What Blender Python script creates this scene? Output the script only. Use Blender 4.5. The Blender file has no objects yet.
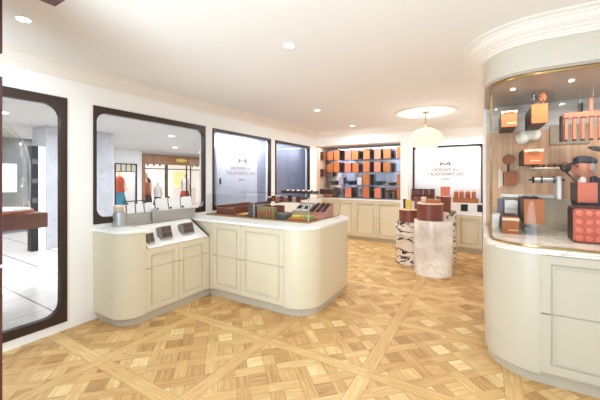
import bpy, bmesh, math, random
from mathutils import Vector, Matrix
random.seed(7)
PI = math.pi
C = bpy.context.scene.collection
SC = bpy.context.scene

# ------------------------------------------------------------------ materials
def lin(c):
    return tuple((x/12.92 if x <= .04045 else ((x+.055)/1.055)**2.4) for x in (v/255. for v in c))

def mat(name, rgb, rough=.5, metal=0., emit=None, estr=0., spec=.5, bump=0., bscale=60., coat=0.):
    m = bpy.data.materials.new(name); m.use_nodes = True
    nt = m.node_tree; p = nt.nodes['Principled BSDF']
    p.inputs['Base Color'].default_value = (*lin(rgb), 1)
    p.inputs['Roughness'].default_value = rough
    p.inputs['Metallic'].default_value = metal
    p.inputs['Specular IOR Level'].default_value = spec
    p.inputs['Coat Weight'].default_value = coat
    if emit:
        p.inputs['Emission Color'].default_value = (*lin(emit), 1)
        p.inputs['Emission Strength'].default_value = estr
    if bump:
        n = nt.nodes.new('ShaderNodeTexNoise'); n.inputs['Scale'].default_value = bscale
        b = nt.nodes.new('ShaderNodeBump'); b.inputs['Strength'].default_value = bump
        b.inputs['Distance'].default_value = .01
        nt.links.new(n.outputs['Fac'], b.inputs['Height']); nt.links.new(b.outputs[0], p.inputs['Normal'])
    return m

def glass_mat(name, tint=(238, 240, 244), refl=1.0, rough=0.02):
    m = bpy.data.materials.new(name); m.use_nodes = True
    nt = m.node_tree; nt.nodes.remove(nt.nodes['Principled BSDF'])
    out = nt.nodes['Material Output']
    t = nt.nodes.new('ShaderNodeBsdfTransparent'); t.inputs['Color'].default_value = (*lin(tint), 1)
    g = nt.nodes.new('ShaderNodeBsdfGlossy'); g.inputs['Roughness'].default_value = rough
    f = nt.nodes.new('ShaderNodeLayerWeight'); f.inputs['Blend'].default_value = .5
    pw = nt.nodes.new('ShaderNodeMath'); pw.operation = 'POWER'; pw.inputs[1].default_value = 4.
    mu = nt.nodes.new('ShaderNodeMath'); mu.operation = 'MULTIPLY_ADD'; mu.inputs[1].default_value = .55*refl; mu.inputs[2].default_value = .02*refl
    nt.links.new(f.outputs['Facing'], pw.inputs[0])
    mx = nt.nodes.new('ShaderNodeMixShader')
    nt.links.new(pw.outputs[0], mu.inputs[0]); nt.links.new(mu.outputs[0], mx.inputs[0])
    nt.links.new(t.outputs[0], mx.inputs[1]); nt.links.new(g.outputs[0], mx.inputs[2])
    nt.links.new(mx.outputs[0], out.inputs['Surface'])
    return m

class NT:
    """small helper to write node maths as expressions"""
    def __init__(s, nt): s.nt = nt
    def m(s, op, a, b=None, c=None):
        n = s.nt.nodes.new('ShaderNodeMath'); n.operation = op
        for i, v in enumerate((a, b, c)):
            if v is None: continue
            if isinstance(v, (int, float)): n.inputs[i].default_value = v
            else: s.nt.links.new(v, n.inputs[i])
        return n.outputs[0]
    def add(s, a, b): return s.m('ADD', a, b)
    def sub(s, a, b): return s.m('SUBTRACT', a, b)
    def mul(s, a, b): return s.m('MULTIPLY', a, b)
    def fr(s, a): return s.m('FRACT', a)
    def fl(s, a): return s.m('FLOOR', a)
    def lt(s, a, b): return s.m('LESS_THAN', a, b)
    def gt(s, a, b): return s.m('GREATER_THAN', a, b)
    def sel(s, f, a, b): return s.add(s.mul(f, a), s.mul(s.sub(1, f), b))      # f ? a : b
    def vec(s, x, y, z=0.):
        n = s.nt.nodes.new('ShaderNodeCombineXYZ')
        for i, v in enumerate((x, y, z)):
            if isinstance(v, (int, float)): n.inputs[i].default_value = v
            else: s.nt.links.new(v, n.inputs[i])
        return n.outputs[0]

def ramp(nt, fac, stops):
    r = nt.nodes.new('ShaderNodeValToRGB'); e = r.color_ramp.elements
    while len(e) < len(stops): e.new(.5)
    for i, (p, c) in enumerate(stops):
        e[i].position = p; e[i].color = (*lin(c), 1)
    nt.links.new(fac, r.inputs[0]); return r.outputs[0]

def parquet():
    m = bpy.data.materials.new('oak_parquet'); m.use_nodes = True
    nt = m.node_tree; p = nt.nodes['Principled BSDF']; N = NT(nt)
    geo = nt.nodes.new('ShaderNodeNewGeometry'); sp = nt.nodes.new('ShaderNodeSeparateXYZ')
    nt.links.new(geo.outputs['Position'], sp.inputs[0]); x, y = sp.outputs[0], sp.outputs[1]
    S = .965
    ax = N.m('DIVIDE', N.add(x, .765), S); ay = N.m('DIVIDE', N.sub(y, 2.29), S)
    ix, iy = N.fl(N.add(ax, .5)), N.fl(N.add(ay, .5))
    dx = N.m('ABSOLUTE', N.sub(ax, ix)); dy = N.m('ABSOLUTE', N.sub(ay, iy))       # distance to the frame strips' centre lines
    W = .057
    sx = N.lt(dx, W); sy = N.lt(dy, W)                                            # strips running in y / in x
    par = N.m('FLOORED_MODULO', N.add(ix, iy), 2.)
    both = N.mul(sx, sy)
    strip = N.m('MAXIMUM', sx, sy)
    alongy = N.sel(both, par, sx)                                                  # 1 -> strip runs along y
    # inner lattice at 45 degrees
    cx, cy = N.sub(N.fr(ax), .5), N.sub(N.fr(ay), .5)
    pnl = N.add(N.mul(N.fl(ax), 17.3), N.mul(N.fl(ay), 31.7))
    P = .2263/S
    k = 1/math.sqrt(2)/P
    u = N.add(N.mul(N.add(cx, cy), k), .29); v = N.add(N.mul(N.sub(cx, cy), k), .29)
    iu, iv = N.fl(u), N.fl(v); fu, fv = N.fr(u), N.fr(v)
    B = .42
    bu = N.lt(fu, B); bv = N.lt(fv, B)
    chk = N.m('FLOORED_MODULO', N.add(iu, iv), 2.)
    bb = N.mul(bu, bv)
    band = N.m('MAXIMUM', bu, bv)
    alongv = N.sel(bb, chk, bu)                                                    # band at const u runs along v
    # ids
    id_sq = N.add(N.add(N.mul(iu, 3.17), N.mul(iv, 7.91)), N.add(pnl, 0.5))
    seg_v = N.fl(N.m('DIVIDE', N.add(iv, N.add(iu, 1)), 2.)); seg_u = N.fl(N.m('DIVIDE', N.add(iu, iv), 2.))
    id_bv = N.add(N.add(N.mul(iu, 5.3), N.mul(seg_v, 11.1)), N.add(pnl, 100))
    id_bu = N.add(N.add(N.mul(iv, 6.7), N.mul(seg_u, 13.1)), N.add(pnl, 200))
    id_b = N.sel(alongv, id_bv, id_bu)
    id_in = N.sel(band, id_b, id_sq)
    id_st = N.add(N.sel(alongy, N.add(N.mul(ix, 4.1), N.mul(N.fl(ay), 9.7)), N.add(N.mul(iy, 8.3), N.mul(N.fl(ax), 2.9))), 500)
    idv = N.sel(strip, id_st, id_in)
    wn = nt.nodes.new('ShaderNodeTexWhiteNoise'); wn.noise_dimensions = '1D'; nt.links.new(idv, wn.inputs['W'])
    rnd = wn.outputs['Value']
    # grain direction: coordinates (along, across)
    d1 = N.mul(N.add(x, y), k*0+.7071); d2 = N.mul(N.sub(x, y), .7071)
    # bands along v <-> direction of (x-y); squares take a random direction
    rdir = N.gt(N.fr(N.mul(rnd, 7.31)), .5)
    in_al = N.sel(band, alongv, rdir)
    al = N.sel(strip, N.sel(alongy, y, x), N.sel(in_al, d2, d1))
    ac = N.sel(strip, N.sel(alongy, x, y), N.sel(in_al, d1, d2))
    gv = N.vec(N.mul(al, 5.), N.mul(ac, 70.), N.mul(rnd, 40.))
    gn = nt.nodes.new('ShaderNodeTexNoise'); gn.inputs['Scale'].default_value = 1.; gn.inputs['Detail'].default_value = 4
    nt.links.new(gv, gn.inputs['Vector'])
    gb = nt.nodes.new('ShaderNodeTexNoise'); gb.inputs['Scale'].default_value = 3.; nt.links.new(geo.outputs['Position'], gb.inputs['Vector'])
    tone_sq = N.add(.16, N.mul(rnd, .72))
    tone_b = N.add(.30, N.mul(rnd, .38))
    tone_s = N.add(.48, N.mul(rnd, .18))
    tone = N.sel(strip, tone_s, N.sel(band, tone_b, tone_sq))
    tone = N.add(tone, N.mul(N.sub(gn.outputs['Fac'], .5), .85))
    tone = N.add(tone, N.mul(N.sub(gb.outputs['Fac'], .5), .25))
    col = ramp(nt, tone, FLOOR_STOPS)
    # joints
    def edge(f, a, b, w):   # near 0 / a / b
        e = N.m('MINIMUM', N.m('ABSOLUTE', N.sub(f, a)), N.m('ABSOLUTE', N.sub(f, b)))
        return N.lt(e, w)
    ju = N.m('MAXIMUM', edge(fu, 0., B, .014), edge(fu, 1., B, .014)); jv = N.m('MAXIMUM', edge(fv, 0., B, .014), edge(fv, 1., B, .014))
    ju = N.mul(ju, N.sub(1, N.mul(bv, N.sub(1, alongv)))); jv = N.mul(jv, N.sub(1, N.mul(bu, alongv)))
    jin = N.mul(N.m('MAXIMUM', ju, jv), N.sub(1, strip))
    jst = N.m('MAXIMUM', N.lt(N.m('ABSOLUTE', N.sub(dx, W)), .0035), N.lt(N.m('ABSOLUTE', N.sub(dy, W)), .0035))
    j = N.m('MAXIMUM', jin, N.mul(jst, N.sub(1, N.mul(both, 1))))
    mx = nt.nodes.new('ShaderNodeMix'); mx.data_type = 'RGBA'
    nt.links.new(N.mul(j, .38), mx.inputs['Factor']); nt.links.new(col, mx.inputs['A']); mx.inputs['B'].default_value = (*lin((128, 84, 48)), 1)
    nt.links.new(mx.outputs['Result'], p.inputs['Base Color'])
    p.inputs['Roughness'].default_value = .5; p.inputs['Specular IOR Level'].default_value = .3
    return m

FLOOR_STOPS = [(0., (154, 112, 68)), (.35, (196, 152, 98)), (.62, (216, 177, 119)), (1., (240, 218, 164))]

def tiles():
    m = bpy.data.materials.new('mall_tiles'); m.use_nodes = True
    nt = m.node_tree; p = nt.nodes['Principled BSDF']; N = NT(nt)
    geo = nt.nodes.new('ShaderNodeNewGeometry'); sp = nt.nodes.new('ShaderNodeSeparateXYZ')
    nt.links.new(geo.outputs['Position'], sp.inputs[0]); x, y = sp.outputs[0], sp.outputs[1]
    ty = N.m('DIVIDE', N.sub(y, 1.557), .65); tx = N.m('DIVIDE', N.add(x, 4.3), .65)
    ey = N.m('ABSOLUTE', N.sub(ty, N.fl(N.add(ty, .5)))); ex = N.m('ABSOLUTE', N.sub(tx, N.fl(N.add(tx, .5))))
    j = N.m('MAXIMUM', N.lt(ey, .014), N.mul(N.lt(ex, .012), .5))
    wn = nt.nodes.new('ShaderNodeTexNoise'); wn.inputs['Scale'].default_value = 1.5
    c = ramp(nt, wn.outputs['Fac'], [(0.3, (228, 223, 212)), (.7, (243, 240, 233))])
    mx = nt.nodes.new('ShaderNodeMix'); mx.data_type = 'RGBA'
    nt.links.new(N.mul(j, .85), mx.inputs['Factor']); nt.links.new(c, mx.inputs['A']); mx.inputs['B'].default_value = (*lin((52, 44, 40)), 1)
    nt.links.new(mx.outputs['Result'], p.inputs['Base Color'])
    p.inputs['Roughness'].default_value = .18
    return m

def marble(name, base, cloud, vein, vw=.03, scale=3., vscale=2.2, dist=2.):
    m = bpy.data.materials.new(name); m.use_nodes = True
    nt = m.node_tree; p = nt.nodes['Principled BSDF']; N = NT(nt)
    tc = nt.nodes.new('ShaderNodeTexCoord')
    n1 = nt.nodes.new('ShaderNodeTexNoise'); n1.inputs['Scale'].default_value = scale; n1.inputs['Detail'].default_value = 6
    nt.links.new(tc.outputs['Object'], n1.inputs['Vector'])
    c = ramp(nt, n1.outputs['Fac'], [(.35, cloud), (.62, base)])
    n2 = nt.nodes.new('ShaderNodeTexNoise'); n2.inputs['Scale'].default_value = vscale; n2.inputs['Detail'].default_value = 5
    n2.inputs['Distortion'].default_value = dist
    mp = nt.nodes.new('ShaderNodeMapping'); mp.inputs['Rotation'].default_value = (.5, .3, .6); mp.inputs['Scale'].default_value = (1, 1, 2.6)
    nt.links.new(tc.outputs['Object'], mp.inputs['Vector']); nt.links.new(mp.outputs[0], n2.inputs['Vector'])
    d = N.m('ABSOLUTE', N.sub(n2.outputs['Fac'], .5))
    f = N.m('SUBTRACT', 1., N.m('DIVIDE', d, vw)); f = N.m('MAXIMUM', f, 0.); f = N.m('MINIMUM', N.mul(f, 1.6), 1.)
    mx = nt.nodes.new('ShaderNodeMix'); mx.data_type = 'RGBA'
    nt.links.new(f, mx.inputs['Factor']); nt.links.new(c, mx.inputs['A']); mx.inputs['B'].default_value = (*lin(vein), 1)
    nt.links.new(mx.outputs['Result'], p.inputs['Base Color']); p.inputs['Roughness'].default_value = .22
    return m

def wood(name, c0, c1, scale=(1, 1, 30), rough=.45):
    m = bpy.data.materials.new(name); m.use_nodes = True
    nt = m.node_tree; p = nt.nodes['Principled BSDF']
    tc = nt.nodes.new('ShaderNodeTexCoord'); mp = nt.nodes.new('ShaderNodeMapping'); mp.inputs['Scale'].default_value = scale
    n = nt.nodes.new('ShaderNodeTexNoise'); n.inputs['Scale'].default_value = 2.; n.inputs['Detail'].default_value = 4
    nt.links.new(tc.outputs['Object'], mp.inputs['Vector']); nt.links.new(mp.outputs[0], n.inputs['Vector'])
    nt.links.new(ramp(nt, n.outputs['Fac'], [(.3, c0), (.7, c1)]), p.inputs['Base Color'])
    p.inputs['Roughness'].default_value = rough
    return m

def backdrop_mat():
    """showcase back panel: pale paper band on top, tan timber-toned sheet below"""
    m = bpy.data.materials.new('showcase_backdrop'); m.use_nodes = True
    nt = m.node_tree; p = nt.nodes['Principled BSDF']; N = NT(nt)
    geo = nt.nodes.new('ShaderNodeNewGeometry'); sp = nt.nodes.new('ShaderNodeSeparateXYZ')
    nt.links.new(geo.outputs['Position'], sp.inputs[0]); x, z = sp.outputs[0], sp.outputs[2]
    n = nt.nodes.new('ShaderNodeTexNoise'); n.inputs['Scale'].default_value = 1.; n.inputs['Detail'].default_value = 3
    nt.links.new(N.vec(N.mul(x, 26.), 0., N.mul(z, 1.2)), n.inputs['Vector'])
    tan = ramp(nt, n.outputs['Fac'], [(.3, (210, 160, 126)), (.7, (234, 192, 154))])
    n2 = nt.nodes.new('ShaderNodeTexNoise'); n2.inputs['Scale'].default_value = 1.
    nt.links.new(N.vec(N.mul(x, 1.5), 0., N.mul(z, 22.)), n2.inputs['Vector'])
    pale = ramp(nt, n2.outputs['Fac'], [(.35, (196, 190, 184)), (.65, (224, 220, 216))])
    mx = nt.nodes.new('ShaderNodeMix'); mx.data_type = 'RGBA'
    nt.links.new(N.gt(z, 2.005), mx.inputs['Factor']); nt.links.new(tan, mx.inputs['A']); nt.links.new(pale, mx.inputs['B'])
    nt.links.new(mx.outputs['Result'], p.inputs['Base Color']); p.inputs['Roughness'].default_value = .5
    return m

M = {}
M['floor'] = parquet(); M['tiles'] = tiles()
M['ceiling'] = mat('ceiling_paint', (242, 238, 234), .8)
M['wall'] = mat('wall_paint', (250, 247, 243), .7)
M['bulkhead'] = mat('cream_bulkhead_paint', (212, 202, 186), .5)
M['cornice'] = mat('cornice_plaster', (244, 236, 226), .6)
M['cream'] = mat('cream_lacquer', (222, 210, 183), .38, spec=.4, bump=.02, bscale=8)
M['cream_grey'] = mat('stone_lacquer', (201, 191, 171), .38, spec=.4)
M['plinth'] = mat('plinth_stone', (196, 186, 166), .45)
M['white_top'] = mat('white_solid_surface', (250, 248, 243), .22)
M['frame'] = mat('dark_bronze', (58, 40, 31), .4, .1)
M['brass'] = mat('brass', (176, 148, 96), .28, .9)
M['gold'] = mat('gold_lettering', (150, 106, 54), .4, .15)
M['pane'] = glass_mat('window_glass', (226, 227, 231), 1.)
M['caseglass'] = glass_mat('case_glass', (251, 251, 250), .4)
M['steel'] = mat('brushed_steel', (190, 186, 182), .3, .55)
M['white'] = mat('white_card', (244, 242, 240), .6)
M['black'] = mat('black_ribbon', (30, 26, 26), .5)
M['orange'] = mat('orange_card', (190, 106, 58), .5)
M['orange2'] = mat('tan_card', (172, 102, 52), .5)
M['salmon'] = mat('salmon_card', (214, 118, 92), .5)
M['domes'] = mat('pale_salmon_dome', (232, 130, 108), .4)
M['mould'] = mat('salmon_silicone', (196, 104, 84), .42)
M['darkbrown'] = mat('dark_brown_card', (70, 40, 32), .5)
M['brown'] = wood('brown_leather', (112, 52, 38), (132, 66, 48), (6, 6, 40), .42)
M['postbrown'] = wood('red_brown_lacquer', (72, 34, 28), (88, 44, 36), (3, 3, 20), .35)
M['slab'] = wood('mall_brown_timber', (116, 66, 46), (136, 82, 58), (2, 12, 12), .4)
M['copper'] = wood('copper_fascia', (138, 94, 60), (168, 120, 80), (1, 2, 2), .4)
M['bow'] = mat('cream_ribbon', (238, 208, 180), .5)
M['choc'] = mat('chocolate', (66, 36, 26), .3)
M['milk'] = mat('milk_chocolate', (128, 76, 50), .32)
M['pist'] = mat('pistachio_green', (150, 176, 70), .5)
M['lemon'] = mat('lemon_yellow', (216, 186, 84), .5)
M['pink'] = mat('pink_tray', (206, 150, 138), .45)
M['label'] = mat('grey_brown_label', (136, 122, 114), .5)
M['labeld'] = mat('dark_label_cell', (88, 68, 62), .5)
M['grey'] = mat('slate_grey', (92, 90, 92), .5)
M['bowlg'] = mat('green_bowl', (70, 92, 84), .35)
M['bowlb'] = mat('blue_bowl', (52, 66, 104), .35)
M['bowld'] = mat('bronze_bowl', (104, 66, 40), .35)
M['skin'] = mat('skin', (216, 142, 112), .55)
M['cap'] = mat('grey_tweed', (86, 84, 94), .9, bump=.3, bscale=200)
M['jacket'] = mat('dark_jacket', (70, 66, 76), .85, bump=.3, bscale=120)
M['hair'] = mat('grey_hair', (176, 170, 166), .8)
M['creamblob'] = mat('cream_paper', (255, 248, 228), .6)
M['panelgrey'] = mat('beige_board', (206, 190, 166), .55)
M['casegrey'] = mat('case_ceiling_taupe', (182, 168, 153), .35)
M['backdrop'] = backdrop_mat()
M['shopfloor_marble'] = marble('white_marble_top', (240, 234, 226), (224, 214, 204), (206, 194, 184), .02)
M['marble_pale'] = marble('pale_pink_marble', (252, 247, 240), (206, 193, 182), (222, 210, 200), .012, 2.0, 1.6, .6)
M['marble_vein'] = marble('veined_marble', (240, 230, 218), (214, 192, 172), (42, 28, 25), .037, 3., 2.4, .9)
M['bluewall'] = mat('blue_grey_board', (184, 188, 204), .5)
M['whitewall'] = mat('grey_white_board', (242, 243, 248), .5)
M['backlit'] = mat('backlit_frost', (240, 242, 246), .5, emit=(240, 244, 252), estr=.12)
M['lamp'] = mat('opal_glass', (240, 230, 208), .35, emit=(255, 240, 212), estr=.36)
M['spot'] = mat('spot_lens', (255, 255, 255), .4, emit=(255, 246, 232), estr=14.)
M['mallceil'] = mat('mall_ceiling', (206, 202, 198), .7)
M['mallwall'] = mat('mall_wall', (244, 243, 240), .7)
M['mallgrey'] = marble('grey_pillar_cladding', (202, 202, 204), (190, 190, 192), (180, 180, 182), .02)
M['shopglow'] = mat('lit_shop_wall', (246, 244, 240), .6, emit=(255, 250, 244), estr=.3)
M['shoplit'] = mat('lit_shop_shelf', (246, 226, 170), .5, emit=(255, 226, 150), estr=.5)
M['portal'] = mat('pale_green_portal', (206, 206, 170), .5)
M['domeglass'] = glass_mat('dome_glass', (249, 249, 245), 1.3)
M['portalback'] = mat('dim_grey_wall', (128, 126, 130), .4)
M['teal'] = mat('teal_cloth', (70, 140, 164), .7)
M['redcloth'] = mat('rust_red_cloth', (178, 84, 62), .7)
M['darkcloth'] = mat('dark_cloth', (66, 52, 54), .8)
M['mirror'] = mat('niche_back_mirror', (222, 222, 234), .10, .85)
M['nichewood'] = mat('pale_pink_timber', (214, 182, 158), .5)
M['purple'] = mat('lilac_box', (196, 184, 214), .5)
M['wire'] = mat('thin_wire', (150, 146, 142), .4, .5)
M['clear'] = glass_mat('clear_vessel', (240, 241, 240), 1.4)

# ------------------------------------------------------------------ geometry
class MB:
    def __init__(s): s.bm = bmesh.new()
    def _m(s, geom, mtx): bmesh.ops.transform(s.bm, matrix=mtx, verts=geom)
    def box(s, x0, y0, z0, x1, y1, z1, bev=0., mtx=None):
        r = bmesh.ops.create_cube(s.bm, size=1.)['verts']
        bmesh.ops.scale(s.bm, vec=(abs(x1-x0), abs(y1-y0), abs(z1-z0)), verts=r)
        bmesh.ops.translate(s.bm, vec=((x0+x1)/2, (y0+y1)/2, (z0+z1)/2), verts=r)
        if mtx: s._m(r, mtx)
        if bev:
            ed = list({e for v in r for e in v.link_edges})
            bmesh.ops.bevel(s.bm, geom=ed, offset=bev, segments=2, affect='EDGES', profile=.5)
        return s
    def prism(s, pts, z0, z1, bev=0.):
        lo = [s.bm.verts.new((p[0], p[1], z0)) for p in pts]; hi = [s.bm.verts.new((p[0], p[1], z1)) for p in pts]
        n = len(pts)
        fs = [s.bm.faces.new(lo[::-1]), s.bm.faces.new(hi)]
        for i in range(n): fs.append(s.bm.faces.new((lo[i], lo[(i+1) % n], hi[(i+1) % n], hi[i])))
        if bev:
            ed = [e for e in fs[1].edges]
            bmesh.ops.bevel(s.bm, geom=ed, offset=bev, segments=2, affect='EDGES', profile=.5)
        return s
    def plate(s, pts3, thick, n):
        """planar outline given as 3D points, thickened along n"""
        n = Vector(n)*thick
        a = [s.bm.verts.new(p) for p in pts3]; b = [s.bm.verts.new(Vector(p)+n) for p in pts3]
        k = len(a)
        s.bm.faces.new(a[::-1]); s.bm.faces.new(b)
        for i in range(k): s.bm.faces.new((a[i], a[(i+1) % k], b[(i+1) % k], b[i]))
        return s
    def cyl(s, p0, p1, r0, r1=None, seg=24, caps=True):
        r1 = r0 if r1 is None else r1
        p0, p1 = Vector(p0), Vector(p1); d = p1-p0
        g = bmesh.ops.create_cone(s.bm, cap_ends=caps, segments=seg, radius1=r0, radius2=r1, depth=d.length)['verts']
        q = Vector((0, 0, 1)).rotation_difference(d.normalized()).to_matrix().to_4x4()
        s._m(g, Matrix.Translation((p0+p1)/2) @ q); return s
    def sph(s, c, r, sc=(1, 1, 1), seg=20, rings=12, mtx=None):
        g = bmesh.ops.create_uvsphere(s.bm, u_segments=seg, v_segments=rings, radius=r)['verts']
        bmesh.ops.scale(s.bm, vec=sc, verts=g)
        if mtx: s._m(g, mtx)
        bmesh.ops.translate(s.bm, vec=c, verts=g); return s
    def lathe(s, prof, c=(0, 0, 0), seg=40, close=False):
        rings = []
        for r, z in prof:
            rings.append([s.bm.verts.new((c[0]+r*math.cos(2*PI*i/seg), c[1]+r*math.sin(2*PI*i/seg), c[2]+z)) for i in range(seg)])
        for a, b in zip(rings[:-1], rings[1:]):
            for i in range(seg): s.bm.faces.new((a[i], a[(i+1) % seg], b[(i+1) % seg], b[i]))
        s.bm.faces.new(rings[0][::-1]); s.bm.faces.new(rings[-1]); return s
    def tube(s, pts, r, seg=8):
        for a, b in zip(pts[:-1], pts[1:]): s.cyl(a, b, r, seg=seg)
        for p in pts[1:-1]: s.sph(p, r, seg=seg, rings=6)
        return s
    def sweep(s, path, prof, closed=False, side=1):
        """profile [(offset, z)] carried along a 2D path, offset to the path's left (side=1)"""
        n = len(path); rings = []
        for i, p in enumerate(path):
            p = Vector(p)
            a = Vector(path[i-1]) if (i > 0 or closed) else None
            b = Vector(path[(i+1) % n]) if (i < n-1 or closed) else None
            d1 = (p-a).normalized() if a is not None else None; d2 = (b-p).normalized() if b is not None else None
            if d1 is None: d1 = d2
            if d2 is None: d2 = d1
            n1, n2 = Vector((-d1.y, d1.x)), Vector((-d2.y, d2.x))
            m = (n1+n2).normalized(); m = m/max(.3, m.dot(n1))
            rings.append([s.bm.verts.new((p.x+m.x*o*side, p.y+m.y*o*side, z)) for o, z in prof])
        rng = range(n if closed else n-1)
        for i in rng:
            a, b = rings[i], rings[(i+1) % n]
            for j in range(len(prof)-1): s.bm.faces.new((a[j], a[j+1], b[j+1], b[j]))
        return s
    def out(s, name, m, parent=None, smooth=False, origin=None):
        bm = s.bm
        bmesh.ops.recalc_face_normals(bm, faces=bm.faces)
        o0 = Vector(origin) if origin is not None else None
        if parent is not None and o0 is None: o0 = parent.matrix_basis.translation.copy() if parent.parent is None else (parent.parent.matrix_basis.translation+parent.matrix_basis.translation)
        if o0 is None and len(bm.verts):
            xs = [v.co.x for v in bm.verts]; ys = [v.co.y for v in bm.verts]; zs = [v.co.z for v in bm.verts]
            o0 = Vector(((min(xs)+max(xs))/2, (min(ys)+max(ys))/2, min(zs)))
        bmesh.ops.translate(bm, vec=-o0, verts=bm.verts)
        me = bpy.data.meshes.new(name); bm.to_mesh(me); bm.free()
        me.materials.append(M[m] if isinstance(m, str) else m)
        if smooth:
            for p in me.polygons: p.use_smooth = True
            if smooth != 'all': 
                try: me.set_sharp_from_angle(angle=math.radians(38))
                except Exception: pass
        ob = bpy.data.objects.new(name, me); C.objects.link(ob)
        if parent is not None: ob.parent = parent
        else: ob.location = o0
        return ob

def thing(name, label, cat, loc=(0, 0, 0), group=None):
    o = bpy.data.objects.new(name, None); C.objects.link(o); o.location = loc; o.empty_display_size = .1
    return tag(o, label, cat, group)
def tag(o, label, cat, group=None):
    o['label'] = label; o['category'] = cat
    if group: o['group'] = group
    return o
def struct(o, label=None):
    o['kind'] = 'structure'
    if label: o['label'] = label
    return o
def copy_tree(o, parent=None):
    c = o.copy(); C.objects.link(c)
    if parent is not None: c.parent = parent
    for ch in list(o.children): copy_tree(ch, c)
    return c

def arc(cx, cy, r, a0, a1, n=12):
    return [(cx+r*math.cos(math.radians(a0+(a1-a0)*i/n)), cy+r*math.sin(math.radians(a0+(a1-a0)*i/n))) for i in range(n+1)]

def rrect(x0, y0, x1, y1, r, n=8):
    """rounded rectangle outline, r = (bl, br, tr, tl)"""
    if isinstance(r, (int, float)): r = (r,)*4
    out = []
    for (cx, cy, a, q) in ((x0, y0, 180, r[0]), (x1, y0, 270, r[1]), (x1, y1, 0, r[2]), (x0, y1, 90, r[3])):
        sx = 1 if cx == x0 else -1; sy = 1 if cy == y0 else -1
        if q <= 0: out.append((cx, cy))
        else: out += arc(cx+sx*q, cy+sy*q, q, a, a+90, n)
    return out

def text_mesh(s, size, name, m, parent, loc, rot, spacing=1., mirror=True, ext=.002):
    cu = bpy.data.curves.new(name, 'FONT'); cu.body = s; cu.size = size; cu.align_x = 'CENTER'; cu.align_y = 'CENTER'; cu.extrude = ext
    cu.space_character = spacing
    t = bpy.data.objects.new(name+'_tmp', cu); C.objects.link(t)
    dg = bpy.context.evaluated_depsgraph_get(); dg.update()
    me = bpy.data.meshes.new_from_object(t.evaluated_get(dg)); bpy.data.objects.remove(t); bpy.data.curves.remove(cu)
    if mirror:
        for v in me.vertices: v.co.x *= -1
        me.flip_normals()
    R = rot.to_matrix().to_4x4()
    me.transform(Matrix.Translation(Vector(loc)-parent.matrix_basis.translation) @ R)
    me.materials.clear(); me.materials.append(M[m])
    o = bpy.data.objects.new(name, me); C.objects.link(o); o.parent = parent
    return o

# ------------------------------------------------------------------ dimensions
WX = -3.55          # left wall
BY = 6.80           # face of the back fascia
NY = 7.45           # back of the niche
CZ = 2.62           # ceiling
ZC = 2.49           # underside of cornice

# ------------------------------------------------------------------ setting
struct(MB().box(WX-.12, -.8, -.06, 3.2, 8., 0).out('floor', 'floor'))
struct(MB().box(WX-.12, -.8, CZ, 3.2, 8., CZ+.08).out('ceiling', 'ceiling'))

# left wall pierced by the door and three windows (y intervals, z intervals)
OP = [(-.35, 1.425, .095, 2.285), (1.68, 3.215, 1.01, 2.28), (3.36, 4.87, 1.01, 2.275), (5.02, 6.45, 1.01, 2.27)]
w = MB(); ycur = -.8
for (a, b, z0, z1) in OP:
    w.box(WX-.12, ycur, 0, WX, a, CZ)
    w.box(WX-.12, a, 0, WX, b, z0); w.box(WX-.12, a, z1, WX, b, CZ); ycur = b
w.box(WX-.12, ycur, 0, WX, 8., CZ)
struct(w.out('wall_left', 'wall'))
# back wall: niche back, right bay and fascia
w = MB().box(WX, NY, 0, .06, NY+.12, CZ)
struct(w.out('wall_back', 'wall'))
struct(MB().box(WX, BY, 2.305, -1.50, NY, CZ).out('wall_niche_fascia', 'wall'))
struct(MB().box(-1.34, BY, 2.36, .03, NY, CZ).out('wall_window_fascia', 'wall'))
struct(MB().box(-1.50, BY, 0, -1.34, NY, CZ).out('wall_pier', 'wall'), 'white pier between the niche and the lit window')
struct(MB().box(.03, 4.06, 0, .16, NY+.12, CZ).out('wall_right', 'wall'))
struct(MB().box(.16, 4.06, 0, 2.6, 4.2, CZ).out('wall_showcase', 'wall'))

# cornice all round
prof = [(0, ZC), (.022, ZC), (.022, ZC+.016), (.034, ZC+.018), (.040, ZC+.030), (.062, ZC+.040), (.064, ZC+.048), (.085, ZC+.055), (.108, ZC+.075), (.122, ZC+.098),
        (.134, ZC+.100), (.134, ZC+.112), (.150, ZC+.113), (.168, ZC+.120), (.168, CZ)]
RX, RY, RR = .03, 2.78, .36       # right-hand unit: left face, front face, corner radius
path = [(2.6, RY)] + arc(RX+RR, RY+RR, RR, 270, 180, 16) + [(RX, BY), (WX, BY), (WX, -.8)]
struct(MB().sweep(path, prof, side=1).out('trim_1', 'cornice', smooth=True), 'cream stepped plaster cornice round the room')
# ceiling ring over the pendant
LC_ = (-.80, 5.50)
ring = MB()
cp = [(LC_[0]+.47*math.cos(2*PI*i/48), LC_[1]+.47*math.sin(2*PI*i/48)) for i in range(48)]
ring.sweep(cp, [(-.03, CZ), (-.028, CZ-.012), (-.012, CZ-.022), (.012, CZ-.022), (.028, CZ-.012), (.03, CZ)], closed=True)
struct(ring.out('trim_2', 'cornice', smooth=True), 'round plaster ceiling ring above the pendant lamp')

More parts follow.
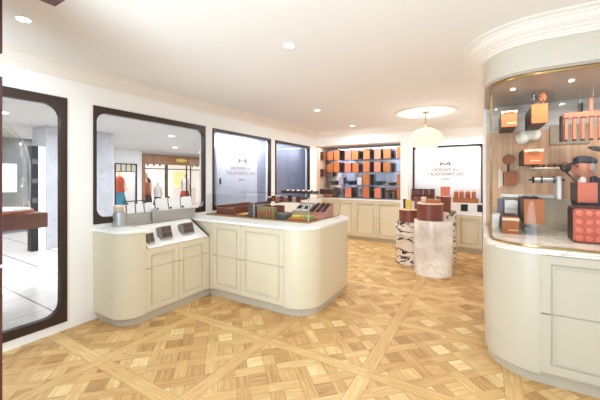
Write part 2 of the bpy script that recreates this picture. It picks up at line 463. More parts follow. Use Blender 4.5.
# ---- windows in the left wall
def wall_frame(name, y0, y1, z0, z1, t, r, label, tb=None, kindname='window_frame', x=WX):
    """frame in the plane x: outer rectangle, inner rounded opening"""
    root = bpy.data.objects.new(name, None); C.objects.link(root); root.location = (x, (y0+y1)/2, z0); struct(root, label)
    tb = t if tb is None else tb
    inner = rrect(y0+t, z0+tb, y1-t, z1-tb, r, 8)
    def proj(p):   # radial match to the outer rectangle
        cy, cz = (y0+y1)/2, (z0+z1)/2
        dy, dz = p[0]-cy, p[1]-cz
        k = min(((y1-y0)/2)/abs(dy) if dy else 9e9, ((z1-z0)/2)/abs(dz) if dz else 9e9)
        return (cy+dy*k, cz+dz*k)
    mb = MB(); bm = mb.bm
    # insert outer corners
    pairs = [(p, proj(p)) for p in inner]
    for xx in (x-.05, x+.012):
        pass
    n = len(pairs)
    V = {}
    for i, (p, q) in enumerate(pairs):
        for k, xx in enumerate((x-.05, x+.014)):
            V[i, k, 0] = bm.verts.new((xx, p[0], p[1])); V[i, k, 1] = bm.verts.new((xx, q[0], q[1]))
    corners = [(y0, z0), (y1, z0), (y1, z1), (y0, z1)]
    for i in range(n):
        j = (i+1) % n
        q0, q1 = pairs[i][1], pairs[j][1]
        ex = [c for c in corners if (abs(q0[0]-c[0]) < 1e-6 and abs(q1[1]-c[1]) < 1e-6 or abs(q0[1]-c[1]) < 1e-6 and abs(q1[0]-c[0]) < 1e-6) and not (abs(q0[0]-q1[0]) < 1e-6 or abs(q0[1]-q1[1]) < 1e-6)]
        extra = [bm.verts.new((xx, *ex[0])) for xx in (x-.05, x+.014)] if ex else None
        for k in (0, 1):
            f = [V[i, k, 0], V[j, k, 0], V[j, k, 1]] + ([extra[k]] if extra else []) + [V[i, k, 1]]
            bm.faces.new(f)
        bm.faces.new((V[i, 0, 0], V[j, 0, 0], V[j, 1, 0], V[i, 1, 0]))
        if extra:
            bm.faces.new((V[i, 0, 1], extra[0], extra[1], V[i, 1, 1])); bm.faces.new((extra[0], V[j, 0, 1], V[j, 1, 1], extra[1]))
        else: bm.faces.new((V[i, 0, 1], V[j, 0, 1], V[j, 1, 1], V[i, 1, 1]))
    mb.out(kindname, 'frame', root)
    MB().box(x-.035, y0+.01, z0+.01, x-.027, y1-.01, z1-.01).out('pane', 'pane', root)
    return root

dr = wall_frame('door_1', -.35, 1.425, .095, 2.285, .042, .125, 'dark framed glazed entrance door at far left', .07, 'door_frame')
MB().box(WX, -.36, .083, WX+.012, 1.440, .093).box(WX, 1.430, .093, WX+.012, 1.440, 2.297).box(WX, -.36, 2.287, WX+.012, 1.440, 2.297).out('trim_bead', 'frame', dr)
wall_frame('window_1', *OP[1], .03, .10, 'large dark framed shop window looking on the mall', .068)
w2 = wall_frame('window_2', *OP[2], .03, .07, 'shop window with mirrored gold lettering', .045)
wall_frame('window_3', *OP[3], .03, .07, 'blue grey shop window nearest the back corner', .045)

from mathutils import Euler
def emblem(parent, mp, w, name='emblem'):
    """the small gold bow-tie mark above the lettering; mp maps (u,v) to a point"""
    mb = MB()
    def bar(u0, v0, u1, v1, r): mb.cyl(mp(u0, v0), mp(u1, v1), r, seg=8)
    h = w*.42
    bar(-w*.48, -h*.5, -w*.42, h*.5, .011); bar(w*.48, -h*.5, w*.42, h*.5, .011)
    bar(-w*.46, h*.1, 0, -h*.12, .010); bar(w*.46, h*.1, 0, -h*.12, .010)
    bar(-w*.46, -h*.15, -w*.2, h*.3, .008); bar(w*.46, -h*.15, w*.2, h*.3, .008)
    mb.out(name, 'gold', parent)
ry = Euler((PI/2, 0, PI/2))      # reads along +y, facing +x
X2 = WX-.024
for s, z, sz, sp in (('LA MAISON', 1.672, .092, 1.12), ('DU CHOCOLAT', 1.590, .092, 1.12), ('PARIS', 1.478, .05, 1.3)):
    text_mesh(s, sz, 'lettering', 'gold', w2, (X2, 4.05, z), ry, sp)
emblem(w2, lambda u, v: (X2, 4.08+u, 1.805+v), .2)

# boards closing the space behind windows two and three (all outside the shop)
struct(MB().box(-4.06, 3.62, 0, -4.0, 8, CZ).out('wall_behind_windows', 'bluewall'))
struct(MB().prism([(WX-.13, 3.26), (WX-.13, 3.30), (-4.0, 3.66), (-4.0, 3.62)], 0, CZ).out('wall_return', 'mallgrey'))
struct(MB().box(-4.0, 3.3, 2.33, WX-.13, 8., 2.4).out('ceiling_behind_windows', 'mallceil'))
dw = struct(MB().box(-4.0, 3.86, .8, -3.975, 4.98, 2.03).out('door_2', 'whitewall'), 'pale board door seen through the lettered window')
MB().box(-3.975, 3.93, 1.40, -3.955, 3.95, 1.50).out('door_handle', 'black', dw)

# ---- the lit window in the right bay of the back wall
BWY = 7.32
bw = bpy.data.objects.new('window_4', None); C.objects.link(bw); bw.location = (-.65, BWY, .8); struct(bw, 'backlit white window with mirrored gold lettering')
mb = MB(); bm = mb.bm
ox0, ox1, oz0, oz1 = -1.335, .03, .80, 2.215
mb.box(ox0, BWY-.02, oz0, ox0+.035, BWY+.03, oz1).box(ox1-.03, BWY-.02, oz0, ox1, BWY+.03, oz1).box(ox0, BWY-.02, oz1-.035, ox1, BWY+.03, oz1).box(ox0, BWY-.02, oz0, ox1, BWY+.03, oz0+.035)
for cx, cz, sx, sz in ((ox0+.035, oz1-.035, 1, -1), (ox1-.03, oz1-.035, -1, -1)):
    a = [(cx, BWY-.02, cz)] + [(cx+sx*.06*(1-math.sin(t)), BWY-.02, cz+sz*.06*(1-math.cos(t))) for t in [PI/2*i/6 for i in range(7)]]
    mb.plate(a, .04, (0, 1, 0))
mb.out('window_frame', 'frame', bw)
MB().box(ox0+.02, BWY+.006, oz0+.02, ox1-.02, BWY+.016, oz1-.02).out('frosted_pane', 'backlit', bw)
rx = Euler((PI/2, 0, 0))
for s, z, sz, sp in (('LA MAISON', 1.690, .090, 1.12), ('DU CHOCOLAT', 1.595, .090, 1.12), ('PARIS', 1.486, .05, 1.3)):
    text_mesh(s, sz, 'lettering', 'gold', bw, (-.67, BWY, z), rx, sp)
emblem(bw, lambda u, v: (-.67+u, BWY, 1.82+v), .2)
struct(MB().box(-1.34, BWY+.03, 0, .03, NY, 2.36).out('wall_bay', 'wall'))
struct(MB().box(-1.34, 7.26, 2.215, .03, BWY+.03, 2.36).out('trim_3', 'wall'), 'white lintel above the backlit window')

# ------------------------------------------------------------------ counters
def drawer_mesh(u0, u1, z0, z1, opening, mp, proud=.02, dp=.014):
    """drawer front in a vertical plane. mp(u, d, z): along, outward, up. opening: which edge carries no moulding"""
    mb = MB()
    def bx(a0, a1, d0, d1, b0, b1):
        vs = [mp(a, d, b) for a in (a0, a1) for d in (d0, d1) for b in (b0, b1)]
        v = [mb.bm.verts.new(p) for p in vs]
        for f in ((0, 1, 3, 2), (4, 6, 7, 5), (0, 4, 5, 1), (2, 3, 7, 6), (0, 2, 6, 4), (1, 5, 7, 3)): mb.bm.faces.new([v[i] for i in f])
    W = .058
    bx(u0, u1, 0, proud-dp, z0, z1)                         # sunk field
    lo = z0 if opening == 'bottom' else z0+W; hi = z1 if opening == 'top' else z1-W
    bx(u0, u0+W, proud-dp, proud, z0, z1); bx(u1-W, u1, proud-dp, proud, z0, z1)
    if opening != 'top': bx(u0+W, u1-W, proud-dp, proud, z1-W, z1)
    if opening != 'bottom': bx(u0+W, u1-W, proud-dp, proud, z0, z0+W)
    g = .014; b2 = .010
    a0, a1 = u0+W+g, u1-W-g
    c0 = lo if opening == 'bottom' else lo+g; c1 = hi if opening == 'top' else hi-g
    bx(a0, a0+b2, proud-dp, proud-.004, c0, c1); bx(a1-b2, a1, proud-dp, proud-.004, c0, c1)
    if opening != 'top': bx(a0+b2, a1-b2, proud-dp, proud-.004, c1-b2, c1)
    if opening != 'bottom': bx(a0+b2, a1-b2, proud-dp, proud-.004, c0, c0+b2)
    return mb

def drawers(root, cols, zs, mp, m, dp=.014, gp=.005):
    (zb, zg, zt) = zs
    for (u0, u1) in cols:
        drawer_mesh(u0+.003, u1-.003, zg+gp, zt, 'bottom', mp, dp=dp).out('drawer', m, root)
        drawer_mesh(u0+.003, u1-.003, zb, zg-gp, 'top', mp, dp=dp).out('drawer', m, root)

# left counter along the wall, rounded near end, sloped display on its front
lc = thing('wall_counter', 'cream wall counter with rounded near end and sloped display front under the mall window', 'counter', (-3.25, 2.25, 0))
LX = -2.995
MB().prism([(WX+.004, 1.92), (LX-.024, 1.92), (LX-.024, 2.789), (WX+.004, 2.789)], .09, .762).out('carcass', 'cream', lc)
MB().prism(rrect(WX+.004, 1.68, LX, 1.92, (0, .21, 0, 0), 14), .09, .955).out('end_panel', 'cream', lc, smooth=True)
MB().prism(rrect(WX+.004, 1.72, LX-.035, 2.789, (0, .2, 0, 0), 14), 0, .092).out('plinth', 'plinth', lc, smooth=True)
drawers(lc, [(1.92, 2.325), (2.325, 2.735)], (.10, .555, .755), lambda u, d, z: (LX-.022+d, u, z), 'cream')
MB().box(LX-.024, 2.735, .09, LX-.004, 2.789, .765).out('corner_stile', 'cream', lc)
top_pts = [(WX+.004, 1.672)] + arc(LX-.21+.008, 1.672+.21, .21, 270, 360, 14) + [(LX+.008, 1.955), (-3.315, 1.955), (-3.315, 2.77), (WX+.004, 2.77)]
MB().prism(top_pts, .945, .972, .004).out('worktop', 'white_top', lc, smooth=True)
# sloped display: wedge
wd = MB()
s0, s1 = (-3.315, .945), (LX-.002, .768)
a = [wd.bm.verts.new(p) for p in ((-3.315, 1.955, .762), (LX-.002, 1.955, .762), (LX-.002, 1.955, s1[1]), (-3.315, 1.955, s0[1]))]
b = [wd.bm.verts.new(p) for p in ((-3.315, 2.77, .762), (LX-.002, 2.77, .762), (LX-.002, 2.77, s1[1]), (-3.315, 2.77, s0[1]))]
wd.bm.faces.new(a); wd.bm.faces.new(b[::-1])
for i in range(4): wd.bm.faces.new((a[i], a[(i+1) % 4], b[(i+1) % 4], b[i]))
wd.out('sloped_display', 'white_top', lc)
MB().box(WX+.004, 1.955, .762, -3.315, 2.77, .945).out('back_box', 'cream', lc)
MB().box(-3.325, 1.955, .972, -3.312, 2.77, .978).out('brass_edge', 'brass', lc)
MB().plate([(-3.32, 2.762, .962), (LX, 2.762, .755), (LX, 2.762, .776), (-3.32, 2.762, .978)], .010, (0, 1, 0)).out('dark_side_edge', 'frame', lc)

# centre counter
cc = thing('island_counter', 'large cream counter with rounded right end carrying the glass pastry case', 'counter', (-2.3, 3.6, 0))
CY = 2.79; CX1 = -1.53; CYB = 4.10
MB().box(WX+.004, CY+.024, .09, -1.853, CYB, .945).out('carcass', 'cream', cc)
MB().prism(rrect(-1.853, CY, CX1, CYB, (0, .30, .34, 0), 16), .09, .945).out('end_panel', 'cream', cc, smooth=True)
MB().prism([(WX+.004, CY+.001), (LX-.035, CY+.001), (LX-.035, CY+.035)] + rrect(WX+.004, CY+.035, CX1-.03, CYB-.04, (0, .28, .32, 0), 16)[1:], 0, .092).out('plinth', 'plinth', cc, smooth=True)
drawers(cc, [(LX+.045, -2.472), (-2.472, -1.855)], (.105, .527, .938), lambda u, d, z: (u, CY+.022-d, z), 'cream')
MB().box(LX, CY+.003, .09, LX+.043, CY+.023, .945).out('corner_stile', 'cream', cc)
MB().prism(rrect(WX+.004, CY-.012, CX1+.012, CYB+.012, (0, .31, .35, 0), 16), .945, .972, .005).out('worktop', 'white_top', cc, smooth=True)

# right counter
RX1 = 2.6
rc = thing('display_counter', 'pale stone coloured counter with rounded end at the right edge, under the glass showcase', 'counter', (.9, 3.2, 0))
MB().box(.364, RY+.024, .09, RX1, 4.05, .955).out('carcass', 'cream_grey', rc)
MB().prism(rrect(RX, RY, .364, 4.05, (.34, 0, 0, 0), 20), .09, .955).out('end_panel', 'cream_grey', rc, smooth=True)
MB().prism(rrect(RX+.02, RY+.055, RX1, 4.05, (.33, 0, 0, 0), 20), 0, .092).out('plinth', 'plinth', rc, smooth=True)
drawers(rc, [(.366, 1.12), (1.12, 1.87), (1.87, 2.6)], (.11, .530, .950), lambda u, d, z: (u, RY+.022-d, z), 'cream_grey')
MB().prism(rrect(RX-.006, RY-.006, RX1, 4.055, (.345, 0, 0, 0), 20), .955, .992, .008).out('worktop', 'shopfloor_marble', rc, smooth=True)

# glass showcase standing on it
gs = thing('glass_showcase', 'curved glass showcase with brass edges filling the wall above the right counter', 'showcase', (.9, 3.2, .992))
inset = [(RX1-.02, RY+.035)] + arc(RX+.04+.31, RY+.035+.31, .31, 270, 180, 16) + [(RX+.04, 4.0)]
MB().sweep(inset, [(0, 1.006), (0, 2.262), (-.006, 2.262), (-.006, 1.006), (0, 1.006)], side=1).out('curved_glass', 'caseglass', gs, smooth=True)
MB().sweep(inset, [(.006, .992), (.006, 1.008), (-.012, 1.008), (-.012, .992), (.006, .992)], side=1).out('brass_sill', 'brass', gs, smooth=True)
MB().sweep(inset, [(.008, 2.262), (.008, 2.28), (-.012, 2.28), (-.012, 2.262), (.008, 2.262)], side=1).out('brass_head', 'brass', gs, smooth=True)
MB().cyl((RX+.048, 3.30, .995), (RX+.048, 3.30, 2.275), .009, seg=10).out('brass_post', 'brass', gs)
MB().box(RX+.02, 3.985, .992, RX1-.02, 4.005, 2.28).out('back_panel', 'backdrop', gs)
MB().box(.17, 3.955, .992, .90, 3.985, 1.30).out('lower_board', 'panelgrey', gs)
# bulkhead above
struct(MB().prism(rrect(RX, RY, RX1, 4.06, (RR, 0, 0, 0), 20), 2.30, CZ).out('wall_bulkhead', 'bulkhead', smooth=True), 'white curved bulkhead over the right showcase')
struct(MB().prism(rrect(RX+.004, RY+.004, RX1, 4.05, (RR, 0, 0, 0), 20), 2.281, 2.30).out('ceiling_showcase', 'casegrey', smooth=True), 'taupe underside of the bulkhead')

# back counters
bc = thing('niche_counter', 'cream panelled counter along the back wall under the shelved niche', 'counter', (-2.5, 7.2, 0))
MB().box(WX+.004, 7.134, .09, -1.504, NY-.004, .975).out('carcass', 'cream', bc)
MB().box(WX+.004, 7.17, 0, -1.504, NY-.004, .09).out('plinth', 'plinth', bc)
drawers(bc, [(-3.54, -3.13), (-3.13, -2.66), (-2.66, -2.12), (-2.12, -1.51)], (.11, .56, .965), lambda u, d, z: (u, 7.132-d*1.5, z), 'cream', .019, .008)
MB().box(WX+.004, 7.085, .975, -1.504, NY-.004, 1.003).out('worktop', 'white_top', bc)
rb = thing('bay_counter', 'low cream panelled counter under the backlit window', 'counter', (-.65, 7.2, 0))
MB().box(-1.336, 7.094, .09, .026, 7.34, .755).out('carcass', 'cream', rb)
MB().box(-1.336, 7.12, 0, .026, 7.34, .09).out('plinth', 'plinth', rb)
drawers(rb, [(-1.33, -.88), (-.88, -.43), (-.43, .02)], (.11, .60, .75), lambda u, d, z: (u, 7.092-d*1.5, z), 'cream', .019, .008)
MB().box(-1.336, 7.05, .755, .026, 7.30, .78).out('worktop', 'white_top', rb)

# ------------------------------------------------------------------ niche
NX0, NX1 = WX, -1.504
struct(MB().box(NX0+.001, BY+.02, 1.003, NX0+.02, NY-.011, 2.304).out('wall_niche_side', 'nichewood'))
struct(MB().box(NX0+.02, NY-.012, 1.004, NX1, NY-.001, 2.304).out('wall_niche_back', 'mirror'))
GZ = [1.035, 1.345, 1.655, 1.965]
glass_shelf = []
for i, z in enumerate(GZ):
    nm = ['lowest', 'second lowest', 'third', 'topmost'][i]
    o = MB().box(NX0+.022, 7.13, z-.008, NX1-.004, NY-.013, z).out('glass_shelf', 'clear')
    tag(o, f'{nm} clear glass shelf across the back niche', 'shelf', 'glass shelves in the niche')

def gift_box(x0, x1, z0, z1, y0, y1, name='gift_box', front='orange', side='darkbrown', label='', cat='box', group=None, bow=False, handle=False):
    """box with a coloured front/lid and dark brown body"""
    r = thing(name, label, cat, ((x0+x1)/2, (y0+y1)/2, z0), group)
    MB().box(x0, y0+.006, z0, x1, y1, z1, .003).out('box_body', side, r)
    MB().box(x0-.001, y0, z0, x1+.001, y0+.006, z1).out('front_panel', front, r)
    return r

cols = [(-3.43, -3.27), (-3.235, -3.085), (-2.93, -2.77), (-2.743, -2.587), (-2.458, -2.307), (-2.184, -2.039), (-1.967, -1.803), (-1.66, -1.53)]
ordn = ['leftmost', 'second from left', 'third from left', 'fourth from left', 'fifth from left', 'sixth from left', 'seventh from left', 'rightmost']
rows = [(3, [1, 1, 1, 1, 1, 1, 1, 1], 'top shelf'), (2, [1, 1, 1, 1, 1, 1, 1, 0], 'third shelf'), (1, [0, 0, 0, 0, 1, 0, 0, 1], 'second shelf'), (0, [1, 0, 1, 0, 1, 1, 0, 1], 'bottom shelf')]
frm = ['orange', 'orange', 'salmon', 'orange', 'orange', 'salmon', 'orange2', 'orange2']
for si, mask, nm in rows:
    nb = sum(mask); k = 0
    for c in range(8):
        if not mask[c]: continue
        h = .238 + .022*((c*5+si*3) % 3-1)
        cname = {1: 'orange', 0: 'orange'}[0]
        if frm[c] == 'orange2': cname = 'tan'
        if frm[c] == 'salmon': cname = 'salmon'
        dy = .012*((c*7+si) % 4)
        if nm == 'second shelf': lab = f'{cname} gift box on the second niche shelf, ' + ('between two bowls' if c == 4 else 'at its right end beside the pier')
        else: lab = f'{cname} gift box on the niche {nm}, {ordn[c] if nm=="top shelf" else ["first","second","third","fourth","fifth","sixth","seventh"][k]+" from left in its row"}'
        gift_box(cols[c][0], cols[c][1], GZ[si]+.0005, GZ[si]+h, 7.15+dy, 7.31+dy, front=frm[c], label=lab, group='gift boxes on the niche shelves')
        k += 1
def bowl(x, y, z, r, h, m, label):
    t = [(r*.35, 0), (r*.4, .004), (r*.8, h*.5), (r, h), (r*.96, h), (r*.76, h*.52), (r*.35, .012)]
    return tag(MB().lathe(t, (x, y, z), 28).out('bowl', m, smooth=True), label, 'bowl', 'bowls in the niche')
bowl(-3.30, 7.30, GZ[1]+.0005, .125, .095, 'bowlg', 'green grey bowl at the left of the second niche shelf')
bowl(-2.84, 7.30, GZ[1]+.0005, .125, .095, 'bowlb', 'dark blue bowl on the second niche shelf, right of the green grey one')
bowl(-2.12, 7.29, GZ[1]+.0005, .13, .09, 'bowlg', 'wide green bowl on the second niche shelf, right of its orange box')
bowl(-1.82, 7.32, GZ[1]+.0005, .10, .06, 'bowld', 'shallow bronze bowl on the second niche shelf near the pier')
# small lidded jars standing in the bottom row
def jar(x, y, z, r, h, m, lid, label, group='glass jars on the niche bottom shelf', cat='jar'):
    t = thing('glass_jar', label, cat, (x, y, z), group)
    MB().lathe([(r*.9, 0), (r, .01), (r, h*.72), (r*.7, h*.86), (r*.7, h*.88)], (x, y, z), 20).out('jar_body', m, t, smooth=True)
    MB().lathe([(r*.76, h*.88), (r*.8, h*.9), (r*.8, h)], (x, y, z), 20).out('lid', lid, t, smooth=True)
    return t
for i, x in enumerate((-3.13, -3.02, -2.65, -2.56, -2.23)):
    jar(x, 7.27, GZ[0]+.0005, .045, .19, 'clear', 'grey', f'grey lidded glass jar on the niche bottom shelf, {["first","second","third","fourth","fifth"][i]} jar from the left')
for i, (x, n) in enumerate(((-1.90, 'left'), (-1.74, 'right'))):
    tt = thing('wicker_basket', f'dark woven basket low in the niche near the pier, the {n} one', 'basket', (x, 7.28, GZ[0]), 'woven baskets in the niche')
    MB().lathe([(.05, .0005), (.065, .10), (.07, .18), (.062, .18), (.055, .1), (.045, .012)], (x, 7.28, GZ[0]), 24).out('basket_body', wood('wicker_%d' % i, (70, 54, 50), (120, 98, 90), (30, 30, 60)), tt, smooth=True)
    MB().lathe([(.072, .165), (.076, .175), (.072, .186), (.06, .186), (.06, .165)], (x, 7.28, GZ[0]), 24).out('rim', 'darkbrown', tt, smooth=True)
for x0, m, lab in ((-3.16, 'purple', 'lilac carton on the second niche shelf, left of the blue bowl'), (-2.66, 'white', 'white carton on the second niche shelf, right of the blue bowl')):
    t = thing('carton', lab, 'box', (x0+.06, 7.35, GZ[1]), 'small cartons in the niche')
    MB().box(x0, 7.30, GZ[1]+.0005, x0+.12, 7.40, GZ[1]+.16, .003).out('carton_body', m, t)
    MB().box(x0-.002, 7.298, GZ[1]+.16, x0+.122, 7.402, GZ[1]+.185, .002).out('lid', m, t)
for (z, lab) in ((1.99, 'dark gift box on the side wall of the niche, upper one'), (1.55, 'red brown gift box on the side wall of the niche, lower one')):
    t = thing('gift_box', lab, 'box', (NX0+.06, 7.0, z), 'gift boxes on the niche side wall')
    MB().box(NX0+.0202, 6.98, z, NX0+.10, 7.12, z+.19, .003).out('box_body', 'darkbrown', t)
    MB().box(NX0+.10, 6.98, z, NX0+.104, 7.12, z+.19).out('front_panel', 'brown', t)
tag(MB().tube([(-3.40, 7.36, 2.262), (-3.0, 7.37, 2.21), (-2.6, 7.38, 2.17), (-2.1, 7.38, 2.12)], .014).out('twisted_rod', 'black'), 'black twisted rod lying along the tops of the niche top row boxes', 'rod')

# ------------------------------------------------------------------ bay counter goods
sh = thing('display_plinth', 'white display plinth with black grilles on the low counter under the backlit window', 'plinth', (-.65, 7.15, .78))
MB().box(-1.325, 7.06, .7805, .02, 7.29, 1.0, .004).out('plinth_body', 'white', sh)
def grille(x0, x1, z0, z1, y):
    mb = MB()
    for i in range(4): mb.box(x0+(x1-x0)*i/3-.006, y-.006, z0, x0+(x1-x0)*i/3+.006, y+.001, z1)
    mb.box(x0, y-.003, z0, x1, y+.001, z1)
    return mb
for (a, b) in ((-.35, -.235), (-.06, .015), (-.80, -.70)):
    grille(a, b, .835, .975, 7.06).out('grille', 'black', sh)
st = tag(MB().box(-.505, 7.10, 1.0005, -.045, 7.28, 1.09, .003).out('riser_tray', 'orange2'), 'tan riser tray holding the row of orange jars', 'tray')
for i, (a, b) in enumerate(((-.49, -.405), (-.385, -.31), (-.275, -.19), (-.165, -.09))):
    t = thing('confection_jar', f'square orange jar with a pale cap, {["leftmost","second from left","third from left","rightmost"][i]} on the tan riser tray', 'jar', ((a+b)/2, 7.19, 1.0905), 'orange jars under the backlit window')
    MB().box(a, 7.15, 1.091, b, 7.23, 1.225, .01).out('jar_body', 'orange', t)
    MB().cyl(((a+b)/2, 7.19, 1.225), ((a+b)/2, 7.19, 1.262), .03, seg=20).out('cap', 'bow', t)
    MB().box(a+.012, 7.146, 1.12, b-.012, 7.151, 1.18).out('label_sticker', 'brown' if i == 2 else 'orange2', t)
for i, x in enumerate((-1.275, -1.155, -1.035, -.915)):
    for k, z in enumerate((1.0005, 1.135)):
        t = thing('truffle_box', f'small dark brown box, {["first","second","third","fourth"][i]} from left in the {["lower","upper"][k]} row behind the pedestals', 'box', (x, 7.17, z), 'small dark boxes under the backlit window')
        MB().box(x-.05, 7.12+.05*k, z, x+.05, 7.25, z+.105, .003).out('box_body', 'brown', t)
        MB().box(x-.052, 7.118+.05*k, z+.105, x+.052, 7.252, z+.1345, .003).out('lid', 'darkbrown', t)
t = thing('slatted_rack', 'white rack with dark slots beside the white display plinth', 'rack', (-.60, 7.14, 1.0))
MB().box(-.66, 7.10, 1.0005, -.54, 7.26, 1.16, .003).out('rack_body', 'white', t)
for z in (1.03, 1.08, 1.13): MB().box(-.655, 7.094, z, -.545, 7.101, z+.016).out('slot', 'black', t)

# ------------------------------------------------------------------ marble pedestals
def pedestal(x, y, r, h, m, label):
    return tag(MB().lathe([(r-.004, 0), (r, .004), (r, h-.006), (r-.006, h)], (x, y, 0), 64).out('marble_pedestal', m, smooth=True), label, 'pedestal', 'round marble pedestals')
pedestal(-.655, 5.27, .285, .845, 'marble_pale', 'pale plain marble drum pedestal, frontmost of the three')
pedestal(-1.085, 5.70, .25, .735, 'marble_vein', 'lowest black veined marble drum pedestal, left of the pale one')
pedestal(-.62, 5.98, .25, .93, 'marble_vein', 'tallest veined marble drum pedestal behind the pale one')
def riser(x, y, r, z0, z1, label):
    t = thing('leather_riser', label, 'riser', (x, y, z0), 'brown drum risers on the pedestals')
    MB().lathe([(r, .0005), (r, z1-z0-.016)], (x, y, z0), 64).out('drum', 'brown', t, smooth=True)
    MB().lathe([(r+.004, z1-z0-.016), (r+.004, z1-z0)], (x, y, z0), 64).out('rim_top', 'bow', t, smooth=True)
    return t
riser(-.70, 5.25, .190, .845, 1.112, 'tall brown leather drum riser on the front pale pedestal')
riser(-1.10, 5.70, .175, .735, .960, 'low brown leather drum riser on the left veined pedestal')
riser(-.555, 5.98, .10, .93, 1.195, 'narrow brown leather drum riser on the rear pedestal')
def small_box(x, y, z, w, d, h, m, lid, label, cat='box', name='gift_box', group=None):
    t = thing(name, label, cat, (x, y, z), group)
    MB().box(x-w/2, y-d/2, z+.0005, x+w/2, y+d/2, z+h*.72, .003).out('box_body', m, t)
    MB().box(x-w/2-.003, y-d/2-.003, z+h*.72, x+w/2+.003, y+d/2+.003, z+h, .003).out('lid', lid, t)
    return t
small_box(-1.10, 5.64, .960, .10, .05, .16, 'lemon', 'lemon', 'yellow box standing on the left leather riser')
small_box(-1.185, 5.72, .960, .045, .045, .17, 'darkbrown', 'black', 'narrow dark box left of the yellow box on the left riser')
small_box(-.99, 5.74, .960, .06, .06, .21, 'brown', 'brown', 'slim brown box right of the yellow box on the left riser')
small_box(-.65, 5.25, 1.112, .20, .12, .055, 'orange2', 'orange', 'flat orange box lying on the front leather riser')
small_box(-.80, 5.29, 1.112, .07, .07, .09, 'panelgrey', 'bow', 'beige box beside the flat orange box on the front riser')
small_box(-.545, 5.98, 1.195, .14, .12, .16, 'salmon', 'salmon', 'salmon box on top of the narrow rear riser')
small_box(-.80, 7.16, 1.0, .0001+.05, .08, .12, 'orange', 'darkbrown', 'orange carton with a dark lid right of the small dark boxes')

# ------------------------------------------------------------------ left counter display goods
sd = thing('steel_display_stand', 'low brushed steel stand along the back of the wall counter', 'stand', (-3.45, 2.35, .972))
MB().box(-3.535, 1.89, .9725, -3.415, 2.92, 1.095, .004).out('stand_body', 'steel', sd)
MB().prism(rrect(-3.545, 1.86, -3.40, 1.975, .05, 6), .9725, 1.13).out('rounded_post', 'steel', sd, smooth=True)
MB().box(-3.405, 2.26, .9725, -3.385, 2.32, 1.14, .003).out('middle_upright', 'steel', sd)
MB().cyl((-3.52, 1.985, 1.235), (-3.52, 2.27, 1.235), .006, seg=8).cyl((-3.52, 1.985, 1.095), (-3.52, 1.985, 1.235), .005, seg=8).cyl((-3.52, 2.26, 1.095), (-3.52, 2.26, 1.235), .005, seg=8).out('rail', 'black', sd)
small_box(-3.475, 1.905, 1.1305, .09, .07, .07, 'panelgrey', 'bow', 'beige box standing on the rounded end of the steel stand')
def pouch(y0, y1, z0, z1, label, hand):
    t = thing('gift_pouch', label, 'pouch', (-3.46, (y0+y1)/2, z0), 'white pouches on the steel stand')
    R = Matrix.Translation((-3.455, 0, z0)) @ Matrix.Rotation(-.16, 4, 'Y') @ Matrix.Translation((3.455, 0, -z0))
    MB().box(-3.460, y0+.008, z0+.0005, -3.446, y1, z1, .004, mtx=R).out('pouch_body', 'white', t)
    b = MB().box(-3.460, y0, z0+.004, -3.446, y0+.008, z1-.01, .002, mtx=R); b.out('ribbon_edge', 'grey', t)
    k = MB(); zz = z1-.008 if hand == 'top' else z0+.03
    k.sph((-3.462, y0+.012, z1+.004), .013, seg=10, rings=6)
    if hand != 'top': k.sph((-3.434, y0+.02, z0+.03), .014, seg=10, rings=6)
    k.out('bow_knot', 'black', t)
n3 = ['left', 'middle', 'right']
for i in range(3): pouch(1.978+i*.107, 2.081+i*.107, 1.095, 1.21, f'small white pouch with dark ribbon, {n3[i]} of the near three on the steel stand', 'top')
for i in range(3): pouch(2.335+i*.186, 2.517+i*.186, 1.095, 1.255, f'larger white pouch with dark ribbon, {n3[i]} of the far three on the steel stand', 'two')
# label blocks on the slope
ang = math.atan2(.177, .345)
def slope_pt(t, y, up=0.):
    x = -3.315+t*.343; z = .945-t*.177
    return Vector((x+up*math.sin(ang), y, z+up*math.cos(ang)))
def label_block(y0, y1, t, h, cx, cz, label):
    """small upright box standing on the slope, leaning back, its cells facing the room"""
    p = slope_pt(t, 0, .002)
    r = thing('sample_box', label, 'sample box', (p.x, (y0+y1)/2, p.z), 'grey sample boxes on the sloped display')
    D = .085
    Mx = Matrix.Translation(p) @ Matrix.Rotation(-.30, 4, 'Y')
    MB().box(-D, y0, 0.017, 0, y1, h, .004, mtx=Mx).out('box_body', 'label', r)
    MB().box(-D+.012, y0+.004, .006, 0, y1-.004, .020, mtx=Mx).out('foot', 'steel', r)
    for i in range(cx):
        for j in range(cz):
            a = y0+.008+(y1-y0-.016)*i/cx+.004; b = y0+.008+(y1-y0-.016)*(i+1)/cx-.004
            c = .028+(h-.036)*j/cz+.004; d = .028+(h-.036)*(j+1)/cz-.004
            MB().box(-.001, a, c, .006, b, d, mtx=Mx).out('cell', 'labeld', r)
label_block(1.985, 2.05, .84, .125, 1, 2, 'small grey sample box on the sloped display, at its near end')
label_block(2.15, 2.29, .78, .16, 2, 2, 'grey four cell sample box in the middle of the sloped display')
label_block(2.45, 2.61, .74, .15, 2, 2, 'grey four cell sample box at the far end of the sloped display')

